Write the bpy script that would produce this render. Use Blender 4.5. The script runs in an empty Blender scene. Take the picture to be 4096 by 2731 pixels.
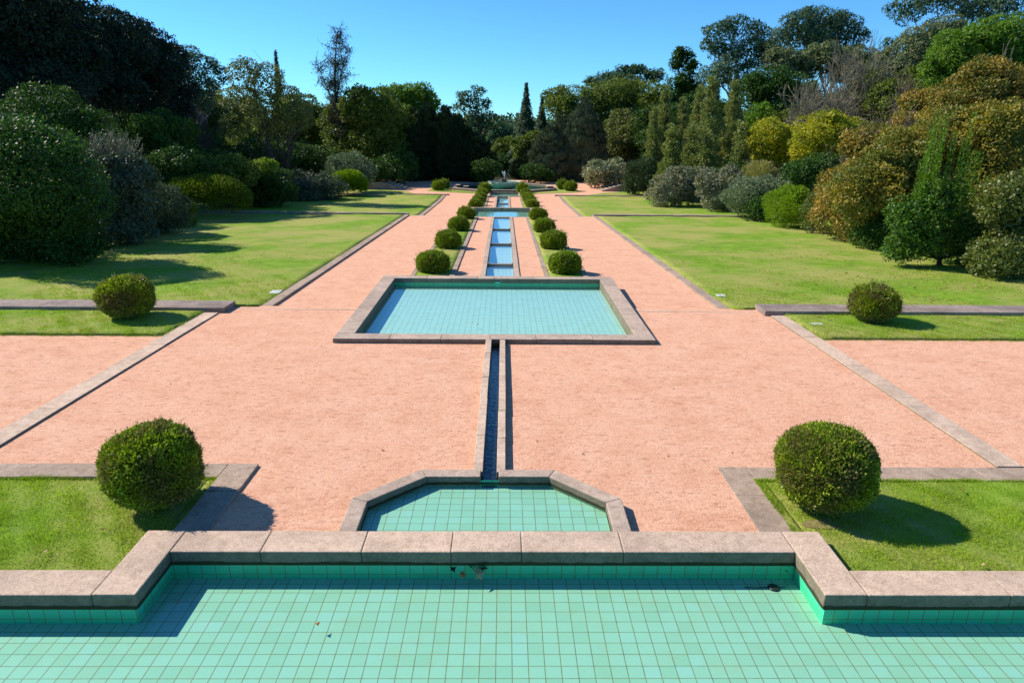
import bpy, math, random
import numpy as np
from mathutils import Matrix, Vector

R = math.radians
sc = bpy.context.scene
col = sc.collection

# ------------------------------------------------------------------ camera
cam_d = bpy.data.cameras.new('camera')
cam_d.sensor_width = 36.0
cam_d.lens = 24.0
cam_d.clip_start = 0.05
cam_d.clip_end = 6000
cam = bpy.data.objects.new('camera', cam_d)
col.objects.link(cam)
_p, _y, _r = R(17.412), R(.764), R(.542)
_f = Vector((math.sin(_y)*math.cos(_p), math.cos(_y)*math.cos(_p), -math.sin(_p)))
_rt = _f.cross(Vector((0, 0, 1))).normalized()
_up = _rt.cross(_f)
_r2 = math.cos(_r)*_rt + math.sin(_r)*_up
_u2 = -math.sin(_r)*_rt + math.cos(_r)*_up
cam.matrix_world = Matrix(((_r2.x, _u2.x, -_f.x, .191), (_r2.y, _u2.y, -_f.y, 0), (_r2.z, _u2.z, -_f.z, 4.35), (0, 0, 0, 1)))
sc.camera = cam

# ------------------------------------------------------------------ sky, sun, exposure
SUN_EL, SUN_ROT = R(38.5), R(-70.0)
w = bpy.data.worlds.new('World')
sc.world = w
w.use_nodes = True
nt = w.node_tree
nt.nodes.clear()
sky = nt.nodes.new('ShaderNodeTexSky')
sky.sky_type = 'NISHITA'
sky.sun_disc = False
sky.sun_elevation = SUN_EL
sky.sun_rotation = SUN_ROT
sky.altitude = 0
sky.air_density = 0.8
sky.dust_density = 0.0
sky.ozone_density = 3.0
bg = nt.nodes.new('ShaderNodeBackground')
bg.inputs['Strength'].default_value = 0.13
out = nt.nodes.new('ShaderNodeOutputWorld')
tint = nt.nodes.new('ShaderNodeMix')            # the photograph's cool, vivid white balance
tint.data_type = 'RGBA'
tint.blend_type = 'MULTIPLY'
tint.inputs[0].default_value = 1
tint.inputs[7].default_value = (.34, .71, .99, 1)
nt.links.new(sky.outputs[0], tint.inputs[6])
nt.links.new(tint.outputs[2], bg.inputs['Color'])
nt.links.new(bg.outputs[0], out.inputs['Surface'])
sun_d = bpy.data.lights.new('sun', 'SUN')
sun_d.energy = 4.6
sun_d.angle = R(.5)
sun_d.color = (1, .94, .84)
sun = bpy.data.objects.new('sun', sun_d)
_sv = Vector((math.sin(SUN_ROT)*math.cos(SUN_EL), math.cos(SUN_ROT)*math.cos(SUN_EL), math.sin(SUN_EL)))
sun.rotation_euler = _sv.to_track_quat('Z', 'Y').to_euler()
sun.location = _sv*60
col.objects.link(sun)
sc.view_settings.view_transform = 'Standard'
sc.view_settings.look = 'None'
sc.view_settings.exposure = 0.55
sc.view_settings.gamma = 1.0
sc.render.engine = 'CYCLES'
sc.cycles.max_bounces = 8
sc.cycles.transparent_max_bounces = 12
sc.cycles.caustics_reflective = False
sc.cycles.caustics_refractive = False

# ------------------------------------------------------------------ helpers: meshes
def tag(o, label=None, cat=None, group=None, kind=None):
    if label: o['label'] = label
    if cat: o['category'] = cat
    if group: o['group'] = group
    if kind: o['kind'] = kind
    return o

def link(o, parent=None):
    col.objects.link(o)
    if parent is not None:
        o.parent = parent
        o.location = o.location - parent.location if False else o.location
    return o

def empty(name, loc, label=None, cat=None, group=None):
    o = bpy.data.objects.new(name, None)
    o.location = loc
    o.empty_display_size = .2
    col.objects.link(o)
    return tag(o, label, cat, group)

def np_mesh(name, V, F, mats, parent=None, mi=None, smooth=False):
    """V (n,3) world points, F (m,k) faces all of one size"""
    V = np.asarray(V, np.float32)
    F = np.asarray(F, np.int32)
    if parent is not None:
        V = V - np.array(parent.location, np.float32)
    me = bpy.data.meshes.new(name)
    k = F.shape[1]
    me.vertices.add(len(V))
    me.vertices.foreach_set('co', V.ravel())
    me.loops.add(F.size)
    me.loops.foreach_set('vertex_index', F.ravel())
    me.polygons.add(len(F))
    me.polygons.foreach_set('loop_start', np.arange(0, F.size, k, dtype=np.int32))
    for m in (mats if isinstance(mats, (list, tuple)) else [mats]):
        me.materials.append(m)
    if mi is not None:
        me.polygons.foreach_set('material_index', np.asarray(mi, np.int32))
    if smooth:
        me.polygons.foreach_set('use_smooth', np.ones(len(F), bool))
    me.update(calc_edges=True)
    me.validate()
    o = bpy.data.objects.new(name, me)
    col.objects.link(o)
    if parent is not None:
        o.parent = parent
    return o

class MB:
    def __init__(s):
        s.v = []; s.f = []
    def add(s, vs, fs):
        n = len(s.v)
        s.v += [tuple(p) for p in vs]
        s.f += [tuple(i+n for i in f) for f in fs]
    def hexa(s, b, t):            # b,t: 4 points each, counter-clockwise from above
        s.add(list(b)+list(t), [(3, 2, 1, 0), (4, 5, 6, 7), (0, 1, 5, 4), (1, 2, 6, 5), (2, 3, 7, 6), (3, 0, 4, 7)])
    def box(s, x0, x1, y0, y1, z0, z1):
        s.hexa([(x0, y0, z0), (x1, y0, z0), (x1, y1, z0), (x0, y1, z0)], [(x0, y0, z1), (x1, y0, z1), (x1, y1, z1), (x0, y1, z1)])
    def prism(s, poly, z0, z1):
        n = len(poly)
        vs = [(p[0], p[1], z0) for p in poly]+[(p[0], p[1], z1) for p in poly]
        fs = [tuple(range(n-1, -1, -1)), tuple(range(n, 2*n))]
        fs += [(i, (i+1) % n, n+(i+1) % n, n+i) for i in range(n)]
        s.add(vs, fs)
    def lathe(s, prof, cx, cy, n, rot=0., sc_=None):
        vs = []
        for r, z in prof:
            for i in range(n):
                a = rot+2*math.pi*i/n
                k = sc_(i) if sc_ else 1
                vs.append((cx+r*k*math.cos(a), cy+r*k*math.sin(a), z))
        fs = []
        for j in range(len(prof)-1):
            for i in range(n):
                fs.append((j*n+i, j*n+(i+1) % n, (j+1)*n+(i+1) % n, (j+1)*n+i))
        s.add(vs, fs)
    def tube(s, pts, rad, n=6):
        pts = [Vector(p) for p in pts]
        vs = []
        for i, p in enumerate(pts):
            d = (pts[min(i+1, len(pts)-1)]-pts[max(i-1, 0)]).normalized()
            a = d.cross(Vector((.3, .9, .2))).normalized()
            b = d.cross(a)
            for k in range(n):
                t = 2*math.pi*k/n
                vs.append(p+(a*math.cos(t)+b*math.sin(t))*rad[i])
        fs = [(i*n+k, i*n+(k+1) % n, (i+1)*n+(k+1) % n, (i+1)*n+k) for i in range(len(pts)-1) for k in range(n)]
        s.add(vs, fs)
    def build(s, name, mat, parent=None, bevel=0, smooth=False):
        me = bpy.data.meshes.new(name)
        off = Vector(parent.location) if parent is not None else Vector((0, 0, 0))
        me.from_pydata([tuple(Vector(p)-off) for p in s.v], [], s.f)
        me.materials.append(mat)
        if smooth:
            for p in me.polygons: p.use_smooth = True
        me.update()
        o = bpy.data.objects.new(name, me)
        col.objects.link(o)
        if parent is not None: o.parent = parent
        if bevel:
            m = o.modifiers.new('bevel', 'BEVEL')
            m.width = bevel; m.segments = 2; m.limit_method = 'ANGLE'; m.angle_limit = R(40)
        return o

# ------------------------------------------------------------------ helpers: materials
class NT:
    def __init__(s, name):
        s.m = bpy.data.materials.new(name)
        s.m.use_nodes = True
        s.t = s.m.node_tree
        s.t.nodes.clear()
        s.out = s.t.nodes.new('ShaderNodeOutputMaterial')
    def n(s, typ, **kw):
        nd = s.t.nodes.new('ShaderNode'+typ)
        for k, v in kw.items():
            if k in nd.inputs if isinstance(k, str) else False: nd.inputs[k].default_value = v
            else: setattr(nd, k, v)
        return nd
    def l(s, a, b): s.t.links.new(a, b)
    def val(s, sock, v):
        if hasattr(v, 'links') or hasattr(v, 'is_linked'): s.l(v, sock)
        else: sock.default_value = v
    def math(s, op, a, b=0.):
        nd = s.t.nodes.new('ShaderNodeMath'); nd.operation = op
        s.val(nd.inputs[0], a); s.val(nd.inputs[1], b)
        return nd.outputs[0]
    def noise(s, scale, detail=3., vec=None, rough=.55, dist=0.):
        nd = s.t.nodes.new('ShaderNodeTexNoise')
        nd.inputs['Scale'].default_value = scale; nd.inputs['Detail'].default_value = detail
        nd.inputs['Roughness'].default_value = rough; nd.inputs['Distortion'].default_value = dist
        if vec is not None: s.l(vec, nd.inputs['Vector'])
        return nd.outputs['Fac']
    def ramp(s, fac, stops):
        nd = s.t.nodes.new('ShaderNodeValToRGB')
        e = nd.color_ramp.elements
        while len(e) < len(stops): e.new(.5)
        for i, (p, c) in enumerate(stops):
            e[i].position = p; e[i].color = (*c, 1) if len(c) == 3 else c
        s.l(fac, nd.inputs[0])
        return nd.outputs[0]
    def mix(s, fac, a, b, mode='MIX'):
        nd = s.t.nodes.new('ShaderNodeMix'); nd.data_type = 'RGBA'; nd.blend_type = mode
        s.val(nd.inputs[0], fac); 
        for sk, v in ((nd.inputs[6], a), (nd.inputs[7], b)):
            if isinstance(v, tuple): sk.default_value = (*v, 1)
            else: s.l(v, sk)
        return nd.outputs[2]
    def pos(s):
        return s.t.nodes.new('ShaderNodeNewGeometry').outputs['Position']
    def island(s):
        return s.t.nodes.new('ShaderNodeNewGeometry').outputs['Random Per Island']
    def mapping(s, vec, scale):
        nd = s.t.nodes.new('ShaderNodeMapping'); nd.inputs['Scale'].default_value = scale
        s.l(vec, nd.inputs['Vector']); return nd.outputs[0]
    def bump(s, h, strength=.5, dist=.02, nrm=None):
        nd = s.t.nodes.new('ShaderNodeBump'); nd.inputs['Strength'].default_value = strength
        nd.inputs['Distance'].default_value = dist; s.l(h, nd.inputs['Height'])
        if nrm is not None: s.l(nrm, nd.inputs['Normal'])
        return nd.outputs[0]
    def pbr(s, color, rough=.8, nrm=None, spec=.5):
        b = s.t.nodes.new('ShaderNodeBsdfPrincipled')
        if isinstance(color, tuple): b.inputs['Base Color'].default_value = (*color, 1)
        else: s.l(color, b.inputs['Base Color'])
        s.val(b.inputs['Roughness'], rough)
        b.inputs['Specular IOR Level'].default_value = spec
        if nrm is not None: s.l(nrm, b.inputs['Normal'])
        return b.outputs[0]
    def done(s, sh):
        s.l(sh, s.out.inputs['Surface']); return s.m

def mat_gravel():
    t = NT('gravel'); p = t.pos()
    big = t.noise(.22, 4, p); mid = t.noise(1.6, 6, p, .75)
    sv = t.mapping(p, (6., 15., 6.)); scuff = t.noise(1., 6, sv, .72, .25)
    fine = t.noise(38., 4, p, .8); grit = t.noise(150., 2, p); peb = t.noise(17., 3, p, .8)
    c = t.ramp(mid, [(.3, (.70, .345, .205)), (.5, (.80, .43, .27)), (.7, (.86, .495, .325))])
    c = t.mix(t.ramp(big, [(.42, (0, 0, 0)), (.68, (.35, .35, .35))]), c, (.80, .41, .25))
    c = t.mix(t.ramp(scuff, [(.55, (0, 0, 0)), (.72, (.4, .4, .4))]), c, (.92, .63, .48))
    c = t.mix(t.ramp(scuff, [(.36, (.8, .8, .8)), (.45, (0, 0, 0))]), c, (.50, .23, .13))
    c = t.mix(t.ramp(peb, [(.30, (.8, .8, .8)), (.38, (0, 0, 0))]), c, (.30, .14, .085))
    c = t.mix(t.ramp(fine, [(.36, (.7, .7, .7)), (.47, (0, 0, 0))]), c, (.46, .22, .13))
    c = t.mix(t.ramp(fine, [(.6, (0, 0, 0)), (.72, (.6, .6, .6))]), c, (.88, .66, .52))
    h = t.math('ADD', t.math('MULTIPLY', scuff, 1.3), t.math('ADD', t.math('MULTIPLY', fine, .5), t.math('ADD', t.math('MULTIPLY', grit, .2), t.math('MULTIPLY', peb, .5))))
    return t.done(t.pbr(c, .95, t.bump(h, .75, .03), .12))

def mat_stone(name, tint=(1, 1, 1), dirt=.5, side_dark=0.):
    t = NT(name); p = t.pos()
    def k(c): return tuple(a*b for a, b in zip(c, tint))
    a = t.noise(9., 6, p, .7); b = t.noise(1.3, 4, p); g = t.noise(48., 4, p, .8); lich = t.noise(5., 6, p, .8)
    c = t.ramp(a, [(.3, k((.40, .325, .265))), (.5, k((.56, .47, .395))), (.7, k((.66, .575, .50)))])
    c = t.mix(t.ramp(b, [(.45, (0, 0, 0)), (.65, (dirt, dirt, dirt))]), c, k((.30, .255, .215)))
    isl = t.island()
    c = t.mix(.55, c, t.ramp(isl, [(0, (.74, .72, .70)), (.5, (.95, .93, .92)), (1, (1, .94, .88))]), 'MULTIPLY')
    c = t.mix(t.ramp(g, [(.37, (.6, .6, .6)), (.46, (0, 0, 0))]), c, k((.22, .18, .145)))
    c = t.mix(t.ramp(g, [(.54, (0, 0, 0)), (.66, (.5, .5, .5))]), c, k((.78, .70, .61)))
    c = t.mix(t.ramp(lich, [(.56, (0, 0, 0)), (.66, (dirt*.9, dirt*.9, dirt*.9))]), c, k((.22, .185, .15)))
    if side_dark:                                  # upright faces mixed towards dark green
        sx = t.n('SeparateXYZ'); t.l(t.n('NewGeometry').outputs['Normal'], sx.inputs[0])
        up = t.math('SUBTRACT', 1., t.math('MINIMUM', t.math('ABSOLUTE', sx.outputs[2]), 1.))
        c = t.mix(t.math('MULTIPLY', t.math('MULTIPLY', up, side_dark), t.math('ADD', .55, t.math('MULTIPLY', lich, .8))), c, (.075, .085, .05))
    h = t.math('ADD', t.math('MULTIPLY', a, .6), t.math('MULTIPLY', g, .6))
    return t.done(t.pbr(c, .9, t.bump(h, .8, .015), .2))

def mat_tile(name, c0, c1, c2, wall=False, tile=.15):
    t = NT(name); p = t.pos()
    sx = t.n('SeparateXYZ'); t.l(p, sx.inputs[0])
    if wall:
        u = t.math('ADD', sx.outputs[0], sx.outputs[1]); v = sx.outputs[2]
    else:
        u, v = sx.outputs[0], sx.outputs[1]
    u = t.math('DIVIDE', t.math('ADD', u, .012), tile); v = t.math('DIVIDE', t.math('ADD', v, .063), .1471 if not wall else .12)
    fu, fv = t.math('FLOOR', u), t.math('FLOOR', v)
    cu, cv = t.math('FRACT', u), t.math('FRACT', v)
    def edge(c): return t.math('MINIMUM', c, t.math('SUBTRACT', 1., c))
    e = t.math('MINIMUM', edge(cu), edge(cv))
    cb = t.n('CombineXYZ'); t.l(fu, cb.inputs[0]); t.l(fv, cb.inputs[1])
    wn = t.n('TexWhiteNoise'); wn.noise_dimensions = '3D'; t.l(cb.outputs[0], wn.inputs['Vector'])
    c = t.ramp(wn.outputs['Value'], [(0, c0), (.45, c1), (.8, c1), (1, c2)])
    st = t.noise(2.4, 5, p, .6); sp = t.noise(28., 3, p, .65)
    c = t.mix(t.ramp(st, [(.5, (0, 0, 0)), (.75, (.5, .5, .5))]), c, (c0[0]*1.15, c0[1]*.92, c0[2]*.78))
    c = t.mix(t.ramp(sp, [(.68, (0, 0, 0)), (.8, (.5, .5, .5))]), c, (.08, .16, .11))
    gr = t.mix(t.noise(6., 2, p), (.30, .25, .09), (.10, .12, .06))
    wj = t.math('ADD', .014, t.math('MULTIPLY', t.noise(11., 2, p), .026))
    nd = t.n('Math'); nd.operation = 'LESS_THAN'; t.l(e, nd.inputs[0]); t.l(wj, nd.inputs[1])
    c = t.mix(t.math('MULTIPLY', nd.outputs[0], .92), c, gr)
    return t.done(t.pbr(c, .35, None, .4))

def mat_water(name, tint, rip=.15, scale=5., dist=.02):
    t = NT(name); p = t.pos()
    h = t.noise(scale, 3, p, .5, .4)
    nb = t.bump(h, rip, dist)
    # reflectance by viewing angle (Schlick), the same from above and below the surface
    dt = t.n('VectorMath'); dt.operation = 'DOT_PRODUCT'; t.l(nb, dt.inputs[0]); t.l(t.n('NewGeometry').outputs['Incoming'], dt.inputs[1])
    c1 = t.math('SUBTRACT', 1., t.math('MINIMUM', t.math('ABSOLUTE', dt.outputs['Value']), 1.))
    fr = t.math('ADD', .02, t.math('MULTIPLY', .98, t.math('POWER', c1, 5.)))
    tr = t.n('BsdfTransparent'); tr.inputs[0].default_value = (*tint, 1)
    gl = t.n('BsdfGlossy'); gl.inputs['Roughness'].default_value = .03; gl.inputs['Color'].default_value = (1, 1, 1, 1); t.l(nb, gl.inputs['Normal'])
    mx = t.n('MixShader'); t.l(fr, mx.inputs[0]); t.l(tr.outputs[0], mx.inputs[1]); t.l(gl.outputs[0], mx.inputs[2])
    return t.done(mx.outputs[0])

def mat_lawn(name='lawn'):
    t = NT(name); p = t.pos()
    a = t.noise(.32, 5, p, .6); b = t.noise(1.8, 5, p, .65)
    sv = t.mapping(p, (40., 22., 40.)); f = t.noise(1., 4, sv, .75); g = t.noise(9., 4, p, .7)
    c = t.ramp(b, [(.3, (.135, .25, .016)), (.55, (.21, .34, .024)), (.75, (.28, .38, .036))])
    c = t.mix(t.ramp(a, [(.40, (0, 0, 0)), (.58, (.85, .85, .85))]), c, (.40, .36, .10))
    c = t.mix(t.ramp(f, [(.25, (.75, .75, .75)), (.47, (0, 0, 0))]), c, (.075, .15, .012))
    c = t.mix(t.ramp(f, [(.6, (0, 0, 0)), (.78, (.5, .5, .5))]), c, (.36, .46, .07))
    c = t.mix(t.ramp(g, [(.3, (.4, .4, .4)), (.45, (0, 0, 0))]), c, (.12, .20, .02))
    h = t.math('ADD', t.math('MULTIPLY', f, 1.), t.math('MULTIPLY', g, .8))
    return t.done(t.pbr(c, .9, t.bump(h, .8, .04), .15))

def mat_leaf(name, cols, rough=.5, spec=.3, trans=.28, patch=None, scale=.9, tcol=None, pamt=.8):
    """cols: dark..light leaf colours; patch: colour of autumn or bare patches"""
    t = NT(name); p = t.pos()
    isl = t.island()
    c = t.ramp(isl, [(i/(len(cols)-1), k) for i, k in enumerate(cols)])
    if patch:
        nz = t.noise(scale, 3, p, .6)
        f = t.math('ADD', nz, t.math('MULTIPLY', t.math('SUBTRACT', isl, .5), .22))
        c = t.mix(t.ramp(f, [(.47, (0, 0, 0)), (.6, (pamt, pamt, pamt))]), c, patch)
    else:
        nz = t.noise(scale, 2, p)
        c = t.mix(t.ramp(nz, [(.35, (.3, .3, .3)), (.65, (0, 0, 0))]), c, tuple(v*.6 for v in cols[0]))
    b = t.n('BsdfPrincipled'); t.l(c, b.inputs['Base Color']); b.inputs['Roughness'].default_value = rough
    b.inputs['Specular IOR Level'].default_value = spec
    tr = t.n('BsdfTranslucent')
    t.l(t.mix(1., c, tcol or (1.15, 1.25, .55), 'MULTIPLY'), tr.inputs['Color'])
    mx = t.n('MixShader'); mx.inputs[0].default_value = trans
    t.l(b.outputs[0], mx.inputs[1]); t.l(tr.outputs[0], mx.inputs[2])
    return t.done(mx.outputs[0])

def mat_bark(name, c0, c1):
    t = NT(name); p = t.pos()
    v = t.mapping(p, (5., 5., .8)); a = t.noise(1., 5, v, .7)
    c = t.mix(a, c0, c1)
    return t.done(t.pbr(c, .9, t.bump(a, .6, .04), .2))

def mat_flat(name, c, rough=.7, spec=.3, sc_=12., amt=.25):
    t = NT(name); p = t.pos()
    a = t.noise(sc_, 4, p, .6)
    cc = t.mix(a, tuple(k*(1-amt) for k in c), tuple(min(1, k*(1+amt)) for k in c))
    return t.done(t.pbr(cc, rough, t.bump(a, .2, .01), spec))

# ------------------------------------------------------------------ ground levels (the garden steps gently down, away from the camera)
GY = [-60, 6.5, 17.95, 17.96, 46.2, 46.21, 60, 90, 130, 260, 420, 900]
GZ = [-.13, -.13, -.3132, -.4132, -1.337, -1.437, -1.851, -1.851, -5, -9, -9, -9]
def gz(y): return float(np.interp(y, GY, GZ))
def gza(y): return np.interp(y, GY, GZ)

M_gravel = mat_gravel()
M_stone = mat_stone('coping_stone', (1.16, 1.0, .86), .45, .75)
M_stone2 = mat_stone('old_stone', (.78, .68, .59), .6)
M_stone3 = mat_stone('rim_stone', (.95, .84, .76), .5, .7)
M_wallstone = mat_stone('wall_stone', (.62, .57, .56), .8)
M_floor = mat_tile('pool_floor_tile', (.31, .53, .36), (.345, .57, .405), (.35, .58, .45))
M_rfloor = mat_tile('rectangular_pool_tile', (.46, .66, .48), (.51, .71, .53), (.52, .72, .57))
M_wall = mat_tile('pool_wall_tile', (.05, .58, .29), (.06, .62, .33), (.07, .62, .39), True)
M_water = mat_water('pool_water', (.86, .99, .97), .05, 3., .01)
M_flow = mat_water('flowing_water', (.55, .68, .75), .5, 14., .03)
M_lawn = mat_lawn()
M_strip = mat_flat('dark_green', (.035, .045, .015), .9)  # very dark green for the strips low on the coping faces
M_soil = mat_flat('leaf_litter', (.055, .045, .022), .95, .1, 3., .5)
M_dark = mat_flat('channel_bed', (.02, .022, .024), .5, .4)
M_iron = mat_flat('dark_iron', (.02, .022, .022), .5, .5)
M_cover = mat_flat('pale_cover', (.55, .55, .53), .7)
M_white = mat_flat('bright_glimpse', (.8, .85, .88), .4)

rng = random.Random(5)

# terrain to the horizon: under the planting it is the visible soil, under the garden it lies deeper
def axis(*parts):
    o = []
    for a, b, n in parts: o += list(np.linspace(a, b, n, endpoint=False))
    return np.array(o+[parts[-1][1]])
gx = axis((-900, -120, 8), (-120, -24, 12), (-24, -13, 6), (-13, 13, 6), (13, 24, 6), (24, 120, 12), (120, 900, 8))
gy = axis((-60, 0, 4), (0, 17.9, 6), (17.9, 18.1, 2), (18.1, 46.1, 12), (46.1, 46.3, 2), (46.3, 60, 8), (60, 96, 12), (96, 260, 12), (260, 900, 8))
XX, YY = np.meshgrid(gx, gy)
ZZ = gza(YY)-.05
inner = (np.abs(XX) < 12.5) & (YY < 84)
ZZ = np.where(inner, ZZ-.9, ZZ)
ZZ = ZZ+np.where(np.abs(XX) > 26, (np.abs(XX)-26)*.012, 0)
nx_, ny_ = len(gx), len(gy)
idx = np.arange(nx_*ny_).reshape(ny_, nx_)
FF = np.stack([idx[:-1, :-1], idx[:-1, 1:], idx[1:, 1:], idx[1:, :-1]], -1).reshape(-1, 4)
g_ = np_mesh('ground', np.stack([XX, YY, ZZ], -1).reshape(-1, 3), FF, M_soil)
tag(g_, kind='structure')

# outlines of the water features
CXC = .06                                   # axis of the cascade
def oct_mid(x, y, off=0.):                  # inside the half octagon basin
    x = abs(x)
    if y > 8.11+off or y < 6.6: return False
    if x > 1.56+off: return False
    return (x-.85)+(y-8.11) < off*1.4 or x < .85
def pool_main(x, y):
    return (abs(x) < 3.57 and y < 6.52) or y < 5.81
def rectp(x, y): return abs(x) < 3.4 and 14.7 < y < 21.15
def chan(x, y): return abs(x-.02) < .16 and 8.0 < y < 14.8
def casc(x, y): return abs(x-CXC) < .6 and (21 < y < 45.5 or 51.2 < y < 64.9)
def pool4(x, y): return abs(x-.05) < 2.1 and 45.5 < y < 51.1
def pool5(x, y): return abs(x-.2) < 1.55 and 64.9 < y < 69.2
BASIN = [(-2.3, 69.3), (2.75, 69.3), (5.5, 71.6), (5.5, 75.8), (2.4, 79.2), (-2.0, 79.2), (-5.1, 75.8), (-5.1, 71.6)]
def inpoly(poly, x, y):
    c = False; n = len(poly)
    for i in range(n):
        x1, y1 = poly[i]; x2, y2 = poly[(i+1) % n]
        if (y1 > y) != (y2 > y) and x < (x2-x1)*(y-y1)/(y2-y1)+x1: c = not c
    return c
def basin(x, y): return inpoly(BASIN, x, y)
def ballstrip(x, y): return (-2.95 < x < -1.6 or 1.68 < x < 3.05) and (21.1 < y < 45.0)
def ballstrip2(x, y): return (-2.5 < x < -1.35 or 1.75 < x < 2.9) and (51.5 < y < 66.5)
def hole(x, y):
    return pool_main(x, y) or oct_mid(x, y) or rectp(x, y) or chan(x, y) or casc(x, y) or pool4(x, y) or pool5(x, y) or basin(x, y)

def side_lawn(x, y):
    a = abs(x)
    if y < 8.38: return a > 3.4 and y > 5.9
    if y < 17.95: return a > 7.34 and 15.0 < y
    if y < 46.2: return a > 6.3
    if y < 65.6: return a > 5.55+.0*y
    return False

# gravel sheet, cut out round the pools
xs = sorted(set(np.round(np.concatenate([np.arange(-14.5, -4, .5), np.arange(-4, 4, .1), np.arange(4, 14.6, .5)]), 3).tolist()))
ys = sorted(set(np.round(np.concatenate([np.arange(3.5, 6.5, .3), np.arange(6.5, 8.4, .05), np.arange(8.4, 17.95, .3), [17.95, 17.96], np.arange(18.1, 46.2, .45), [46.2, 46.21], np.arange(46.5, 68, .4), np.arange(68, 86, .3)]), 3).tolist()))
vid = {}; gv = []; gf = []
def vtx(x, y):
    k = (x, y)
    if k not in vid:
        vid[k] = len(gv); gv.append((x, y, gz(y)))
    return vid[k]
for i in range(len(xs)-1):
    for j in range(len(ys)-1):
        xm, ym = (xs[i]+xs[i+1])/2, (ys[j]+ys[j+1])/2
        if hole(xm, ym) or abs(xm) > 3.35 and ym < 8.35 or ym < 6.3 and abs(xm) > 3: continue
        if ym > 20 and ym < 46 and abs(xm) > 7: continue
        if ym > 46.3 and ym < 64 and abs(xm) > 6.5: continue
        gf.append((vtx(xs[i], ys[j]), vtx(xs[i+1], ys[j]), vtx(xs[i+1], ys[j+1]), vtx(xs[i], ys[j+1])))
tag(np_mesh('gravel_path', gv, gf, M_gravel), kind='structure')

# ------------------------------------------------------------------ lawns
def lawn_sheet(x0, x1, y0, y1, h, nx, ny, und=.012, skirt=.12, poly=None):
    X, Y = np.meshgrid(np.linspace(x0, x1, nx), np.linspace(y0, y1, ny))
    Z = gza(Y)+h+und*(np.sin(X*1.3+Y*.7)+np.sin(X*.37-Y*.9+1)+np.sin(X*3.1+Y*2.3))/3
    V = np.stack([X, Y, Z], -1).reshape(-1, 3)
    idx = np.arange(nx*ny).reshape(ny, nx)
    F = [np.stack([idx[:-1, :-1], idx[:-1, 1:], idx[1:, 1:], idx[1:, :-1]], -1).reshape(-1, 4)]
    ring = np.concatenate([idx[0, :], idx[1:, -1], idx[-1, -2::-1], idx[-2:0:-1, 0]])
    S = V[ring].copy(); S[:, 2] -= skirt
    n0 = len(V); m = len(ring)
    k = np.arange(m)
    F.append(np.stack([ring[k], n0+k, n0+(k+1) % m, ring[(k+1) % m]], -1))
    o = np_mesh('lawn', np.concatenate([V, S]), np.concatenate(F), M_lawn)
    tag(o, kind='structure')
    return o
for s in (-1, 1):
    def mm(a, b): return (a, b) if s > 0 else (-b, -a)
    lawn_sheet(*mm(3.72, 12), 5.98, 8.16, .0, 40, 14)                 # beside the near pool
    lawn_sheet(*mm(3.606, 3.719), 6.73, 8.16, .0, 3, 14)
    lawn_sheet(*mm(7.55, 22), 15.0, 17.2, .05, 60, 12)                # strip before the low wall
    lawn_sheet(*mm(6.42, 25), 17.86, 46.1, .05, 60, 90, .03)          # great lawn, second level
    lawn_sheet(*mm(5.62, 24), 46.6, 65.6, .04, 50, 50, .03)           # third level
lawn_sheet(-2.87, -1.67, 21.4, 44.9, .03, 6, 60)
lawn_sheet(1.76, 2.96, 21.4, 44.9, .03, 6, 60)
lawn_sheet(-2.4, -1.4, 51.6, 66.4, .02, 6, 40)
lawn_sheet(1.8, 2.8, 51.6, 66.4, .02, 6, 40)
# grass round the fountain
def poly_lawn(poly):
    b = MB(); b.prism([(x, y) for x, y in poly], gz(70)-.1, gz(70)+.02)
    tag(b.build('lawn', M_lawn), kind='structure')
poly_lawn([(2.1, 67.4), (6.9, 69.3), (8.0, 70.3), (7.6, 74.8), (6.2, 75.6), (5.75, 75.6), (5.75, 71.5), (2.9, 69.1), (2.1, 69.1)])
poly_lawn([(-1.6, 67.4), (-1.6, 69.1), (-2.45, 69.1), (-5.35, 71.5), (-5.35, 75.6), (-5.9, 75.6), (-7.2, 74.8), (-7.6, 70.3), (-6.5, 69.3)])
poly_lawn([(7.4, 66.4), (22, 66.4), (22, 72.4), (12.6, 71.2), (9.9, 69.2), (8.6, 67.4)])
poly_lawn([(-22, 66.4), (-7.4, 66.4), (-8.6, 67.4), (-9.3, 69.2), (-12.2, 71.2), (-22, 72.4)])

# ------------------------------------------------------------------ stone kerbs and low walls
def run(b, x0, x1, y0, y1, h, along, seg=(1.1, 1.7), depth=.2, gap=.004, jit=.004, flat=None):
    """a row of cut stones along x or y; the tops follow the ground plus h (or lie flat)"""
    a, e = (y0, y1) if along == 'y' else (x0, x1)
    t = a
    while t < e-1e-4:
        n = min(e, t+rng.uniform(*seg))
        if e-n < .5: n = e
        j = rng.uniform(-jit, jit); k = rng.uniform(-.003, .003)
        if along == 'y': xa, xb, ya, yb = x0+k, x1+k, t+gap/2, n-gap/2
        else: xa, xb, ya, yb = t+gap/2, n-gap/2, y0+k, y1+k
        za, zb = (gz(ya)+h+j, gz(yb)+h+j) if flat is None else (flat+j, flat+j)
        b.hexa([(xa, ya, za-depth), (xb, ya, za-depth), (xb, yb, zb-depth), (xa, yb, zb-depth)], [(xa, ya, za), (xb, ya, za), (xb, yb, zb), (xa, yb, zb)])
        t = n
def kerb(name, label, mat, runs, group, cat='kerb', bevel=.008, parts=None):
    b = MB()
    for r in runs: run(b, *r[:6], **(r[6] if len(r) > 6 else {}))
    o = b.build(name, mat, None, bevel)
    return tag(o, label, cat, group)
G = 'stone kerbs edging the gravel and lawns'
SD = {-1: 'left', 1: 'right'}
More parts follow.
